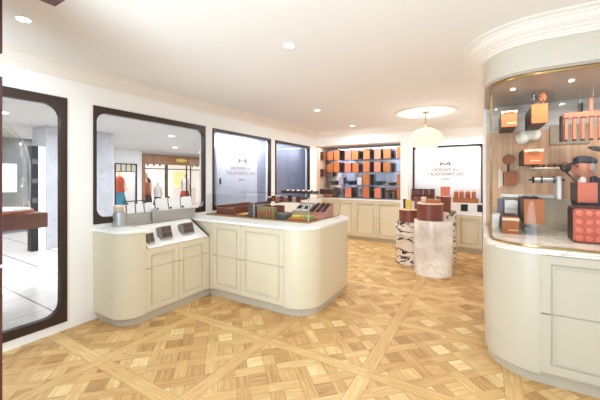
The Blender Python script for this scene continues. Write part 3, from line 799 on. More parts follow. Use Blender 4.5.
# ------------------------------------------------------------------ pastry case on the island
GX0, GX1, GY0, GY1, GZ0, GZ1 = -3.44, -1.74, 3.14, 4.03, .972, 1.275
pc = thing('pastry_case', 'low clear glass pastry case on the island counter', 'display case', (-2.6, 3.6, GZ0))
g = .006
MB().box(GX0, GY0, GZ0+.012, GX1, GY0+g, GZ1).out('front_glass', 'caseglass', pc)
MB().box(GX1-g, GY0+g, GZ0+.012, GX1, GY1, GZ1).out('end_glass', 'caseglass', pc)
MB().box(GX0, GY0+g, GZ0+.012, GX0+g, GY1, GZ1).out('end_glass', 'caseglass', pc)
MB().box(GX0, 3.70, GZ1, GX1, GY1, GZ1+.008).out('top_glass', 'caseglass', pc)
bs = MB()
bs.box(GX0-.004, GY0-.004, GZ0+.0004, GX1+.004, GY0+.010, GZ0+.014).box(GX1-.010, GY0+.01, GZ0+.0004, GX1+.004, GY1, GZ0+.014).box(GX0-.004, GY0+.01, GZ0+.0004, GX0+.010, GY1, GZ0+.014)
bs.out('brass_base', 'brass', pc)
MB().box(-2.565, GY0-.003, GZ0+.012, -2.555, GY0+.009, GZ1).box(GX1-.008, GY0-.002, GZ0+.012, GX1+.002, GY0+.008, GZ1).out('glass_joint', 'steel', pc)
MB().box(GX0+.012, GY0+.012, GZ0+.0006, GX1-.012, GY1, GZ0+.006).out('case_floor', 'orange2', pc)
zf = GZ0+.0065
# timber trough at the left
tb = thing('timber_trough', 'long dark timber trough at the left end of the pastry case', 'trough', (-3.2, 3.5, zf))
MB().box(-3.34, 3.24, zf, -2.98, 3.98, zf+.012, .003).out('trough_base', 'slab', tb)
for a in ((-3.34, 3.24, -3.32, 3.98), (-3.0, 3.24, -2.98, 3.98)): MB().box(a[0], a[1], zf+.012, a[2], a[3], zf+.13, .004).out('side_board', 'slab', tb)
for a in ((-3.32, 3.24, -3.0, 3.26), (-3.32, 3.96, -3.0, 3.98)): MB().box(a[0], a[1], zf+.012, a[2], a[3], zf+.10, .003).out('end_board', 'slab', tb)
for i in range(5):
    y = 3.28+i*.135
    tag(MB().box(-3.31, y, zf+.0125, -3.01, y+.115, zf+.085, .008).out('chocolate_bar', 'choc'), f'dark chocolate bar lying in the timber trough, {["nearest","second nearest","middle","second farthest","farthest"][i]} of five', 'chocolate bar', 'bars in the timber trough')
def tray(x0, x1, y0, y1, m, label, h=.03, z=None):
    zz = zf if z is None else z
    t = thing('tray', label, 'tray', ((x0+x1)/2, (y0+y1)/2, zz), 'trays in the pastry case')
    MB().box(x0, y0, zz, x1, y1, zz+.008, .002).out('tray_base', m, t)
    MB().box(x0, y0, zz+.008, x1, y0+.01, zz+h).box(x0, y1-.01, zz+.008, x1, y1, zz+h).box(x0, y0+.01, zz+.008, x0+.01, y1-.01, zz+h).box(x1-.01, y0+.01, zz+.008, x1, y1-.01, zz+h).out('tray_rim', m, t)
    return t
def fill(x0, x1, y0, y1, nx, ny, kind, m, label, cat, name, group, z0, size, h):
    proto = None
    for i in range(nx):
        for j in range(ny):
            x = x0+(x1-x0)*(i+.5)/nx; y = y0+(y1-y0)*(j+.5)/ny
            if proto is None:
                if kind == 'cube': proto = MB().box(-size, -size, 0, size, size, h, .004).out(name, m, origin=(0, 0, 0))
                elif kind == 'bar': proto = MB().box(-size, -size*2.2, 0, size, size*2.2, h, .004).out(name, m, origin=(0, 0, 0))
                elif kind == 'ball': proto = MB().sph((0, 0, size*.9), size, (1, 1, .9), 14, 10).out(name, m, smooth='all', origin=(0, 0, 0))
                elif kind == 'card': proto = MB().box(-size, -.006, 0, size, .006, h, .002).out(name, m, origin=(0, 0, 0))
                o = proto
            else:
                o = proto.copy(); C.objects.link(o)
            o.location = (x, y, z0); tag(o, label, cat, group)
tray(-2.93, -2.75, 3.20, 3.42, 'orange2', 'tan tray of square pralines beside the timber trough')
fill(-2.915, -2.765, 3.215, 3.405, 3, 4, 'cube', 'lemon', 'gold praline on the tan tray beside the timber trough', 'praline', 'praline', 'gold pralines on the tan tray', zf+.0085, .018, .022)
def crate(x0, x1, y0, y1, h, m, label):
    t = thing('praline_chest', label, 'chest', ((x0+x1)/2, (y0+y1)/2, zf))
    MB().box(x0, y0, zf, x1, y1, zf+h, .004).out('chest_body', m, t)
    for k in range(3): MB().box(x0+.01, y0-.006, zf+.012+k*(h-.02)/3, x1-.01, y0+.001, zf+(k+1)*(h-.02)/3).out('drawer', 'grey', t)
    return t
crate(-2.72, -2.58, 3.22, 3.55, .15, 'darkbrown', 'dark three drawer chest just left of the glass joint in the case')
tray(-2.72, -2.58, 3.56, 3.9, 'brown', 'brown tray behind the three drawer chest', .11)
fill(-2.705, -2.595, 3.58, 3.88, 3, 5, 'ball', 'milk', 'milk chocolate truffle heaped behind the three drawer chest', 'truffle', 'truffle', 'truffles behind the chest', zf+.0085, .02, .03)
for i in range(6):
    x = -2.535+i*.047
    t = thing('gift_sleeve', f'upright olive brown sleeve in the case, {["first","second","third","fourth","fifth","sixth"][i]} from the glass joint', 'sleeve', (x, 3.24, zf), 'olive sleeves in the pastry case')
    MB().box(x-.019, 3.20, zf, x+.019, 3.27, zf+.15, .003).out('sleeve_body', mat('olive_%d' % i, (150-8*(i % 2), 120+6*(i % 3), 84), .5), t)
    MB().box(x-.012, 3.196, zf+.03, x+.012, 3.201, zf+.10).out('label_sticker', 'orange2', t)
tray(-2.53, -2.27, 3.45, 3.66, 'darkbrown', 'dark tray of cubes behind the olive sleeves', .03)
fill(-2.52, -2.28, 3.46, 3.65, 5, 4, 'cube', 'choc', 'dark chocolate cube on the tray behind the olive sleeves', 'chocolate', 'chocolate_cube', 'dark cubes behind the sleeves', zf+.0085, .018, .03)
crate(-2.245, -2.09, 3.20, 3.34, .075, 'grey', 'slate grey chest in the middle of the pastry case front')
tray(-2.07, -1.90, 3.19, 3.42, 'orange', 'orange tray of yellow pieces near the case corner')
fill(-2.06, -1.91, 3.20, 3.41, 5, 6, 'ball', 'lemon', 'lemon yellow bonbon on the orange tray', 'bonbon', 'bonbon', 'yellow bonbons on the orange tray', zf+.0085, .016, .03)
tray(-1.885, -1.765, 3.19, 3.42, 'orange', 'orange tray of green pieces at the case corner')
fill(-1.875, -1.775, 3.20, 3.41, 4, 6, 'ball', 'pist', 'pistachio green bonbon on the tray at the case corner', 'bonbon', 'bonbon', 'green bonbons at the case corner', zf+.0085, .016, .03)
tray(-2.26, -1.98, 3.46, 3.62, 'orange2', 'tan tray in the second row behind the yellow bonbons')
fill(-2.25, -1.99, 3.47, 3.61, 7, 4, 'ball', 'pist', 'green bonbon on the tan tray behind the yellow bonbons', 'bonbon', 'bonbon', 'green bonbons in the second row', zf+.0085, .016, .03)
for (a, b, m, nm, gr, tr_) in ((-2.04, -1.93, 'lemon', 'lemon yellow bonbon on the orange tray', 'yellow bonbons on the orange tray', 'y'), (-1.865, -1.785, 'pist', 'pistachio green bonbon on the tray at the case corner', 'green bonbons at the case corner', 'g')):
    fill(a, b, 3.225, 3.385, 3 if tr_ == 'g' else 4, 4, 'ball', m, nm, 'bonbon', 'bonbon', gr, zf+.034, .016, .03)
# inner back shelf with little boxes
ish = thing('inner_shelf', 'clear inner shelf at the back of the pastry case carrying small boxes', 'shelf', (-2.6, 3.9, zf))
MB().box(-2.96, 3.945, zf+.155, -2.32, 4.02, zf+.161).out('shelf_board', 'clear', ish)
for x in (-2.955, -2.335): MB().box(x, 3.95, zf, x+.012, 4.015, zf+.155).out('leg', 'clear', ish)
for i, m in enumerate(('darkbrown', 'orange2', 'pink', 'brown', 'salmon', 'darkbrown', 'panelgrey', 'brown')):
    nm = {'darkbrown': 'dark brown', 'orange2': 'tan', 'pink': 'dusty pink', 'brown': 'red brown', 'salmon': 'salmon', 'panelgrey': 'beige'}[m]
    small_box(-2.91+i*.076, 3.983, zf+.161, .058, .05, .075+.012*(i % 3), m, 'darkbrown' if i % 2 else 'bow', f'tiny {nm} box on the inner shelf of the pastry case, {["first","second","third","fourth","fifth","sixth","seventh","eighth"][i]} from left', group='tiny boxes on the inner shelf')
# pink tray with three dark bars standing sloped
def sloped(x0, x1, y0, y1, z0, m, label):
    t = thing('sloped_holder', label, 'holder', ((x0+x1)/2, (y0+y1)/2, zf))
    mb = MB(); a = [mb.bm.verts.new(p) for p in ((x0, y0, zf), (x0, y1, zf), (x0, y1, zf+.17), (x0, y0, zf+.05))]
    b = [mb.bm.verts.new((x1, v.co.y, v.co.z)) for v in a]
    mb.bm.faces.new(a); mb.bm.faces.new(b[::-1])
    for i in range(4): mb.bm.faces.new((a[i], a[(i+1) % 4], b[(i+1) % 4], b[i]))
    mb.out('wedge', m, t)
    MB().box(x0, y0-.012, zf, x1, y0-.0005, zf+.07).out('front_lip', m, t)
    return t
sloped(-2.03, -1.78, 3.66, 3.92, 0, 'pink', 'pink sloped holder of three dark bars at the right end of the case')
sa = math.atan2(.12, .26)
for i in range(3):
    x = -1.99+i*.08
    mb = MB().box(x-.022, 0, .002, x+.022, .24, .02, .003, mtx=Matrix.Translation((0, 3.675, zf+.058)) @ Matrix.Rotation(sa, 4, 'X'))
    tag(mb.out('chocolate_bar', 'choc'), f'dark chocolate bar on the pink sloped holder, {n3[i]} one', 'chocolate bar', 'bars on the pink holder')
sloped(-2.30, -2.06, 3.68, 3.92, 0, 'panelgrey', 'beige sloped holder carrying two black and white cards')
for i in range(2):
    x = -2.24+i*.12
    t = thing('price_card', f'white price card with a black patch on the beige holder, {["left","right"][i]} one', 'card', (x, 3.75, zf+.08), 'price cards in the pastry case')
    T = Matrix.Translation((0, 3.685, zf+.0555)) @ Matrix.Rotation(math.atan2(.12, .24), 4, 'X')
    MB().box(x-.05, .03, .001, x+.05, .2, .006, mtx=T).out('card', 'white', t)
    MB().box(x-.034, .07, .006, x+.034, .16, .009, mtx=T).out('printed_patch', 'black', t)
tray(-1.97, -1.765, 3.44, 3.60, 'pink', 'pink tray of pale pieces at the right end of the case')
fill(-1.955, -1.78, 3.455, 3.59, 5, 3, 'ball', 'salmon', 'pink bonbon on the pink tray', 'bonbon', 'bonbon', 'pink bonbons on the pink tray', zf+.0085, .016, .03)
# truffles on the top glass
zt = GZ1+.0085
tray(-2.60, -2.03, 3.83, 3.98, 'choc', 'long dark brown tray of truffles on top of the pastry case', .035, zt)
for i in range(12):
    m = ['choc', 'creamblob', 'milk', 'creamblob'][i % 4]
    nm = ['dark', 'cream', 'milk', 'cream'][i % 4]
    o = tag(MB().sph((-2.565+i*.0455, 3.90, zt+.03), .021, (1, 1.2, 1), 14, 10).out('truffle', m, smooth='all'), f'{nm} chocolate truffle on the long top tray, {["1st","2nd","3rd","4th","5th","6th","7th","8th","9th","10th","11th","12th"][i]} from left', 'truffle', 'truffles on the top tray')
small_box(-1.86, 3.93, zt, .20, .14, .07, 'choc', 'darkbrown', 'dark brown box on the right end of the pastry case top')
t = thing('bonbon_dish', 'low grey dish on the pastry case top beside the dark brown box', 'dish', (-1.99, 3.78, zt))
MB().lathe([(.03, 0), (.055, .03), (.052, .03), (.028, .006)], (-1.99, 3.78, zt), 24).out('dish_body', 'bowlg', t, smooth=True)

# ------------------------------------------------------------------ showcase contents (all hung on wires or shelved)
CT = 2.281
def wires(mb, xs, y, z): 
    for x in xs: mb.cyl((x, y, z), (x, y, CT), .0012, seg=6)
def bow(x, y, z, w, parent):
    mb = MB()
    for s in (-1, 1):
        mb.sph((x+s*w*.3, y, z), w*.28, (1, .35, .5), 14, 8, mtx=Matrix.Rotation(s*.3, 4, 'Y'))
    mb.sph((x, y-.004, z), w*.10, seg=10, rings=6)
    mb.out('bow', 'bow', parent, smooth='all')
def hung_box(x0, x1, z0, z1, y0, dep, label, front='orange', bowz=None, hang=True, handle=False, text=False, name='gift_box', cat='box'):
    t = thing(name, label, cat, ((x0+x1)/2, y0+dep/2, z0))
    MB().box(x0, y0+.008, z0, x1, y0+dep, z1, .003).out('box_body', 'darkbrown', t)
    MB().box(x0-.0005, y0, z0, x1+.0005, y0+.008, z1).out('front_panel', front, t)
    if hang:
        mb = MB(); wires(mb, (x0+.02, x1-.02), y0+.03, z1); mb.out('hanging_wire', 'wire', t)
    if bowz: 
        rb_ = MB().box(x0-.002, y0-.002, bowz-.012, x1+.002, y0+.001, bowz+.012).out('ribbon', 'bow', t)
        bow((x0+x1)/2, y0-.012, bowz, (x1-x0)*.6, rb_)
    if handle:
        cx = (x0+x1)/2; mb = MB()
        mb.tube([(cx-.04+.0*i+.08*i/10, y0+.02, z1+.07*math.sin(PI*i/10)) for i in range(11)], .004); mb.out('handle', 'darkbrown', t)
    if text:
        mb = MB()
        for k in range(7): mb.box(x0+.045+k*.011, y0-.001, z0+.028, x0+.052+k*.011, y0+.001, z0+.04)
        mb.out('printed_line', 'bow', t)
    return t
hung_box(.168, .290, 1.990, 2.145, 3.5, .484, 'orange gift box with cream bow mounted highest at the left of the showcase', bowz=2.13, hang=False, text=True)
tb2 = hung_box(.385, .496, 1.985, 2.150, 3.36, .50, 'orange gift bag filled with whisks hanging at the top centre of the showcase', handle=True, name='gift_bag', cat='bag')
# whisks/spoons in that bag
t = thing('whisk', 'wire whisk with orange handle standing in the upper orange bag', 'whisk', (.44, 3.42, 2.15))
mb = MB()
for k in range(6):
    a = PI*k/6
    mb.tube([(.43+.036*math.sin(PI*i/10)*math.cos(a), 3.43+.028*math.sin(PI*i/10)*math.sin(a), 2.165+.11*i/10) for i in range(11)], .0018, 6)
mb.out('wire_loops', 'steel', t)
MB().cyl((.43, 3.43, 2.1505), (.43, 3.43, 2.17), .009, seg=10).out('handle', 'orange', t)
t = tag(MB().sph((.472, 3.42, 2.222), .034, (.75, .3, 1.35), 16, 10).cyl((.472, 3.42, 2.1505), (.472, 3.42, 2.19), .006, seg=8).out('wooden_spoon', 'orange', smooth='all'), 'orange wooden spoon standing in the upper orange bag', 'spoon')
t = tag(MB().sph((.402, 3.42, 2.215), .028, (.8, .4, 1.5), 16, 10).cyl((.402, 3.42, 2.1505), (.402, 3.42, 2.19), .005, seg=8).out('dark_spoon', 'black', smooth='all'), 'black spoon standing at the left in the upper orange bag', 'spoon')
# clear glass bulb jar next to it
t = thing('glass_bulb', 'clear glass bulb hanging under the showcase ceiling', 'glass bulb', (.50, 3.30, 2.19))
MB().lathe([(.006, 0), (.03, .012), (.034, .04), (.026, .066), (.012, .08)], (.50, 3.30, 2.175), 24).out('bulb', 'caseglass', t, smooth=True)
MB().cyl((.50, 3.30, 2.255), (.50, 3.30, CT), .002, seg=6).out('hanging_wire', 'wire', t)
# cream paper flowers
t = thing('paper_cloud', 'cream paper cloud of round puffs on the showcase back panel', 'paper cloud', (.42, 3.95, 1.85))
for (x, z, r) in ((.375, 1.925, .062), (.43, 1.955, .055), (.475, 1.955, .058)):
    MB().sph((x, 3.935, z), r, (1, .8, 1.1), 24, 14).out('puff', 'creamblob', t, smooth='all')
MB().box(.385, 3.925, 1.915, .50, 3.984, 2.005, .02).out('panel', 'creamblob', t)
# comb rack
t = thing('salmon_rake', 'salmon coloured five tined rake hanging at the right of the showcase', 'rake', (.75, 3.5, 1.82))
MB().box(.625, 3.5, 2.025, .885, 3.53, 2.075, .004).out('crossbar', 'salmon', t)
MB().box(.797, 3.505, 2.075, .822, 3.525, 2.19, .003).out('stem', 'salmon', t)
for k in range(5):
    x = .645+k*.055
    MB().box(x-.011, 3.5, 1.835, x+.011, 3.53, 2.025, .003).out('tine', 'salmon', t)
    MB().box(x-.0112, 3.499, 1.828, x+.0112, 3.531, 1.842).out('tip', 'darkbrown', t)
    MB().box(x-.018, 3.4985, 2.022, x+.018, 3.502, 2.034).out('slot', 'darkbrown', t)
MB().box(.612, 3.515, 1.83, .628, 3.60, 2.06, .003).out('side_plate', 'darkbrown', t)
mb = MB(); wires(mb, (.8095,), 3.515, 2.19); mb.out('hanging_wire', 'wire', t)
t = tag(MB().box(.826, 3.93, 2.15, .848, 3.985, 2.235, .006).out('wall_hook', 'frame'), 'dark upright hook on the pale band of the back panel', 'hook')
tag(MB().box(.60, 3.955, 1.84, .905, 3.984, 2.03, .003).out('slate_board', mat('taupe_board', (168, 150, 130), .5)), 'taupe board behind the salmon rake', 'board')
hung_box(.345, .483, 1.63, 1.775, 3.5, .484, 'orange gift box with cream bow mounted in the middle of the showcase', bowz=1.755, hang=False, text=True)
# chocolate shelf
t = thing('wall_shelf', 'thin cream shelf on the showcase back panel carrying chocolates', 'shelf', (.56, 3.9, 1.60))
MB().box(.43, 3.84, 1.598, .695, 3.984, 1.61, .002).out('board', 'creamblob', t)
MB().box(.46, 3.95, 1.575, .475, 3.984, 1.598).out('bracket', 'brass', t); MB().box(.65, 3.95, 1.575, .665, 3.984, 1.598).out('bracket', 'brass', t)
for k in range(6):
    x = .455+k*.043
    tt = thing('chocolate', f'domed chocolate on the cream wall shelf, {["first","second","third","fourth","fifth","sixth"][k]} from left', 'chocolate', (x, 3.88, 1.6105), 'chocolates on the cream wall shelf')
    MB().sph((x, 3.88, 1.628), .019, (1, 1, .9), 16, 10).out('shell', 'milk' if k % 2 else 'brown', tt, smooth='all')
    MB().sph((x, 3.876, 1.647), .009, (1.2, 1, .5), 10, 6).out('icing', 'bow', tt, smooth='all')
# slatted wooden box and round lollipop
t = thing('slatted_box', 'orange brown slatted box on the left of the showcase back panel', 'box', (.265, 3.92, 1.42))
MB().box(.208, 3.90, 1.425, .325, 3.984, 1.565, .003).out('box_body', 'brown', t)
for k in range(7):
    x = .210+k*.0168
    MB().box(x, 3.892, 1.425, x+.0115, 3.901, 1.572).out('slat', 'orange2' if k % 2 else 'orange', t)
t = thing('round_paddle', 'round brown paddle standing in the slatted box', 'paddle', (.25, 3.93, 1.57))
MB().cyl((.25, 3.930, 1.70), (.25, 3.945, 1.70), .052, seg=32).out('disc', 'milk', t)
MB().cyl((.25, 3.9375, 1.5655), (.25, 3.9375, 1.65), .008, seg=10).out('stick', 'darkbrown', t)
MB().cyl((.26, 3.92, 1.70), (.26, 3.931, 1.70), .044, seg=32).out('front_disc', 'orange2', t)
tag(MB().box(.165, 3.96, 1.40, .182, 3.984, 1.60).box(.186, 3.955, 1.42, .200, 3.984, 1.58).out('frame_strip', 'creamblob'), 'narrow white frame strip left of the slatted box', 'frame')
# roller with arm
t = thing('rolling_pin', 'steel roller with dark collars reaching out from a white arm', 'roller', (.54, 3.83, 1.48))
MB().cyl((.445, 3.80, 1.487), (.62, 3.80, 1.487), .026, seg=24).out('barrel', 'steel', t, smooth=True)
for x in (.440, .505, .60): MB().cyl((x, 3.80, 1.487), (x+.012, 3.80, 1.487), .033, seg=24).out('collar', 'black', t)
MB().cyl((.41, 3.80, 1.487), (.445, 3.80, 1.487), .007, seg=10).cyl((.62, 3.80, 1.487), (.69, 3.80, 1.487), .007, seg=10).out('axle', 'black', t)
t2 = thing('white_bracket', 'white right angled bracket holding the steel roller', 'bracket', (.63, 3.88, 1.3))
MB().box(.630, 3.785, 1.30, .662, 3.984, 1.52, .003).out('upright', 'white', t2)
MB().box(.20, 3.93, 1.301, .630, 3.984, 1.335, .003).out('ledge', 'white', t2)
MB().box(.18, 3.935, 1.05, .199, 3.9545, 1.335, .003).out('side_strip', 'white', t2)
# large tan box, jar, small orange box
hung_box(.335, .475, 1.095, 1.315, 3.4, .52, 'large tan box with a dark bow mounted low in the showcase', front='orange2', hang=False)
t = thing('ribbon_bow', 'dark brown ribbon bow on the lid of the large tan box', 'bow', (.38, 3.46, 1.315))
mb = MB(); mb.sph((.355, 3.46, 1.329), .026, (1.3, .5, .5), 14, 8); mb.sph((.415, 3.46, 1.329), .026, (1.3, .5, .5), 14, 8); mb.out('loops', 'darkbrown', t, smooth='all')
MB().box(.325, 3.44, 1.3155, .475, 3.48, 1.320).out('band', 'darkbrown', t)
small_box(.265, 3.84, .9925, .10, .10, .28, 'white', 'white', 'tall white box behind the small orange box in the showcase', name='carton')
t = tag(MB().cyl((.178, 3.82, .9925), (.178, 3.82, 1.29), .03, seg=24).out('tin', mat('blue_grey_tin', (120, 120, 132), .4), smooth=True), 'blue grey cylindrical tin beside the tall white box', 'tin')
hung_box(.172, .297, .9925, 1.150, 3.4, .34, 'small orange box with cream bow standing at the left end of the showcase floor', front='orange2', bowz=1.125, hang=False, text=True)
t = thing('box_lid', 'dark brown lid tipped on top of the small orange box', 'lid', (.23, 3.46, 1.1505))
MB().box(.175, 3.42, 1.1505, .275, 3.52, 1.172, .003).out('lid_top', 'darkbrown', t)
# white scoop
t = thing('flour_scoop', 'white scoop leaning at the left end of the showcase floor', 'scoop', (.12, 3.7, .992))
mb = MB(); pts = [(.085, .9925), (.15, .9925), (.165, 1.15), (.095, 1.13)]
mb.plate([(x, 3.70, z) for x, z in pts], .03, (0, 1, 0)); mb.out('blade', 'white', t)
MB().cyl((.12, 3.715, 1.14), (.10, 3.715, 1.22), .008, seg=10).out('handle', 'steel', t)
# tote with ladle
hung_box(.700, .822, 1.30, 1.465, 3.4, .26, 'salmon tote bag hanging in front of the capped figure', front='salmon', name='gift_bag', cat='bag')
t = thing('dark_ladle', 'dark round ladle standing in the salmon tote bag', 'ladle', (.70, 3.5, 1.47))
MB().sph((.655, 3.58, 1.60), .042, (1, .5, 1.1), 20, 12).out('bowl', 'frame', t, smooth='all')
MB().cyl((.655, 3.58, 1.56), (.715, 3.50, 1.4655), .008, seg=10).out('handle', 'frame', t)
# mould tray
t = thing('chocolate_mould', 'salmon chocolate mould with rows of domes leaning at the right of the showcase', 'mould', (.75, 3.2, .993))
MX = Matrix.Translation((0, 3.16, .9935)) @ Matrix.Rotation(-.0, 4, 'X')
MB().prism([(p[0], p[1]) for p in rrect(.635, 1.03, .88, 1.265, .02, 6)], 0, .012).out('plate_tmp', 'mould', t) if False else None
mb = MB(); mb.plate([(p[0], 3.20, p[1]) for p in rrect(.632, 1.0, .90, 1.262, .022, 6)], .012, (0, 1, 0)); mb.out('plate', 'mould', t)
mb = MB(); mb.plate([(p[0], 3.212, p[1]) for p in rrect(.632, .9935, .905, 1.275, .022, 6)], .18, (0, 1, 0)); mb.out('backing', 'darkbrown', t)
for i in range(4):
    for j in range(4):
        x = .668+i*.058; z = 1.032+j*.064
        MB().lathe([(.024, 0), (.023, .008), (.017, .016), (.011, .017), (.009, .012)], (0, 0, 0), 20).out('dome', 'domes', t, smooth=True, origin=(0, 0, 0)).matrix_basis = Matrix.Translation(Vector((x, 3.20, z))-t.matrix_basis.translation) @ Matrix.Rotation(PI/2, 4, 'X')
# dark green leaf above the figure
t = thing('felt_leaf', 'dark green felt leaf hanging at the right edge of the showcase', 'leaf', (.85, 3.6, 1.68))
MB().sph((.895, 3.60, 1.752), .075, (1.25, .25, .30), 24, 12, mtx=Matrix.Rotation(.25, 4, 'Y')).out('blade', mat('leaf_green', (82, 84, 70), .8), t, smooth='all')
mb = MB(); wires(mb, (.895,), 3.60, 1.772); mb.out('hanging_wire', 'wire', t)
# the capped figure (half figure set against the back panel)
pr = thing('person', 'person in a grey flat cap and dark jacket, bending left toward the dark ladle', 'person', (.88, 3.86, .992))
def P(x, z, y=3.84): return (x, y, z)
mb = MB()
mb.sph(P(.832, 1.605), .077, (.95, .78, 1.22), 28, 20)            # skull and face
mb.sph(P(.800, 1.56, 3.83), .044, (.9, .8, 1.0), 20, 14)            # jaw and muzzle
mb.sph(P(.748, 1.598, 3.825), .024, (1.3, .75, .95), 14, 10)      # nose
mb.sph(P(.758, 1.566, 3.825), .014, (1, 1.4, .6), 12, 8)          # lips
mb.sph(P(.774, 1.537, 3.83), .022, (1, 1, .8), 12, 8)             # chin
mb.sph(P(.778, 1.632, 3.815), .022, (.9, 1.2, .6), 12, 8)         # brow
mb.sph(P(.865, 1.595, 3.775), .024, (.8, .4, 1.3), 14, 10)        # ear
mb.cyl(P(.855, 1.40), P(.845, 1.56), .062, .055, 20)              # neck
mb.sph(P(.90, 1.30), .15, (1.05, .6, .9), 28, 16)                 # shoulders
mb.sph(P(.90, 1.14), .14, (1, .6, 1.03), 28, 16)
body = mb.out('body', 'skin', pr)
rm = body.modifiers.new('join', 'REMESH'); rm.mode = 'VOXEL'; rm.voxel_size = .007; rm.use_smooth_shade = True
sm = body.modifiers.new('soft', 'SMOOTH'); sm.iterations = 6; sm.factor = .5
mb = MB()
mb.sph(P(.842, 1.668), .086, (1.05, .86, .50), 28, 14, mtx=Matrix.Rotation(.12, 4, 'Y')); mb.sph(P(.778, 1.652, 3.82), .055, (1.0, .9, .26), 20, 10, mtx=Matrix.Rotation(-.25, 4, 'Y'))
mb.out('flat_cap', 'cap', pr, smooth='all')
mb = MB(); mb.sph(P(.876, 1.60, 3.825), .056, (.62, 1.05, 1.0), 20, 12); mb.out('hair', 'hair', pr, smooth='all')
for k, yy in ((0, 3.780), (1, 3.865)): MB().sph((.775, yy, 1.612), .008, seg=10, rings=8).out('eye', 'black', pr, smooth='all')
mb = MB(); mb.sph(P(.905, 1.30), .158, (1.06, .62, .96), 28, 16); mb.sph(P(.905, 1.15), .15, (1, .6, 1.03), 28, 16); mb.sph(P(.905, 1.425), .115, (1, .72, .75), 20, 10); mb.sph(P(.87, 1.50), .07, (.9, .85, .5), 20, 10)
jk = mb.out('jacket', 'jacket', pr)
rm = jk.modifiers.new('join', 'REMESH'); rm.mode = 'VOXEL'; rm.voxel_size = .009; rm.use_smooth_shade = True
mb = MB(); mb.sph((.80, 3.77, 1.465), .045, (.7, .5, 1.2), 18, 10, mtx=Matrix.Rotation(.35, 4, 'Y')); mb.out('scarf', 'white', pr, smooth='all')

# ------------------------------------------------------------------ lamps
pl = thing('pendant_lamp', 'round cream bubble glass pendant lamp hanging over the pedestals', 'lamp', (LC_[0], LC_[1], 2.0))
MB().cyl((*LC_, CZ-.028), (*LC_, CZ-.0005), .05, .055, 24).out('ceiling_rose', 'brass', pl)
MB().cyl((*LC_, 2.35), (*LC_, CZ-.02), .008, seg=12).out('rod', 'brass', pl)
bm = bmesh.new(); bmesh.ops.create_uvsphere(bm, u_segments=112, v_segments=72, radius=1.)
NBB = 64; cen = []
for i in range(NBB):
    z = 1-2*(i+.5)/NBB; r = math.sqrt(1-z*z); a = i*2.399963
    cen.append(Vector((r*math.cos(a), r*math.sin(a), z)))
for v in bm.verts:
    n = v.co.normalized(); d = min((n-c).length for c in cen)
    k = .88+.13*math.sqrt(max(0, 1-(d/.285)**2))
    v.co = n*k
mb = MB(); mb.bm.free(); mb.bm = bm
zc = 2.165
bmesh.ops.transform(bm, matrix=Matrix.Translation((LC_[0], LC_[1], zc)) @ Matrix.Diagonal((.262, .262, .19, 1)), verts=bm.verts)
mb.out('globe_shade', 'lamp', pl, smooth='all')

SPOTS = [(-2.76, .86), (-1.385, 2.17), (-2.30, 4.45), (-2.35, 6.15), (.35, 1.2), (1.6, 1.6), (-.9, -.3), (.9, -.3), (-2.6, -.4)]
wh = ['by the entrance door at upper left', 'in the middle of the ceiling', 'over the island counter', 'near the back niche', 'over the camera right', 'at the far right', 'behind the camera', 'behind the camera right', 'behind the entrance door']
for i, (x, y) in enumerate(SPOTS):
    t = thing('downlight', f'small round recessed downlight {wh[i]}', 'downlight', (x, y, CZ), 'recessed ceiling downlights')
    MB().lathe([(.052, -.006), (.052, -.0003)], (x, y, CZ), 24).out('trim_ring', 'white', t)
    MB().lathe([(.036, -.0085), (.036, -.0062)], (x, y, CZ), 24).out('lens', 'spot', t)
def area(name, loc, size, power, color=(.84, .94, 1.), rot=(0, 0, 0), shape='DISK', sy=None, spread=PI):
    l = bpy.data.lights.new(name, 'AREA'); l.energy = power; l.size = size; l.shape = shape; l.color = color; l.spread = spread
    if sy: l.size_y = sy
    o = bpy.data.objects.new(name, l); C.objects.link(o); o.location = loc; o.rotation_euler = rot
    return o
for i, (x, y) in enumerate(SPOTS): area('downlight_beam', (x, y, CZ-.012), .07, 14 if y > 4 else 8, (.80, .93, 1.))
pt = bpy.data.lights.new('pendant_glow', 'POINT'); pt.energy = 5; pt.use_shadow = True; pt.shadow_soft_size = .2; pt.color = (1, .88, .7)
o = bpy.data.objects.new('pendant_glow', pt); C.objects.link(o); o.location = (LC_[0], LC_[1], 1.93)
area('pendant_up_fill', (LC_[0], LC_[1], 2.362), .16, 2.6, (.9, .95, 1.), (PI, 0, 0))      # added upward light above the closed globe, lifts the ceiling
# added fill light behind the camera to brighten the ceiling, no real fitting
area('ceiling_fill', (-1.0, -1.5, .45), 2.2, 168, (.68, .86, 1.), (PI-.55, 0, 0))
# showcase and niche lamps
for x, y in ((.24, 3.25), (.62, 3.2), (1.0, 3.2)):
    t = thing('showcase_spot', f'tiny spotlight in the taupe showcase ceiling, {["left","middle","right"][int((x-.2)/.36)]} one', 'spotlight', (x, y, 2.28), 'spotlights in the showcase')
    MB().lathe([(.016, -.004), (.016, .0005)], (x, y, 2.28), 16).out('lens', 'spot', t)
    area('showcase_beam', (x, y, 2.272), .03, 4.2, (1, .92, .82))
area('niche_strip', (-2.5, 6.95, 2.298), 1.9, 14, shape='RECTANGLE', sy=.03)
area('bay_strip', (-.65, 7.05, 2.35), 1.2, 6, shape='RECTANGLE', sy=.03)

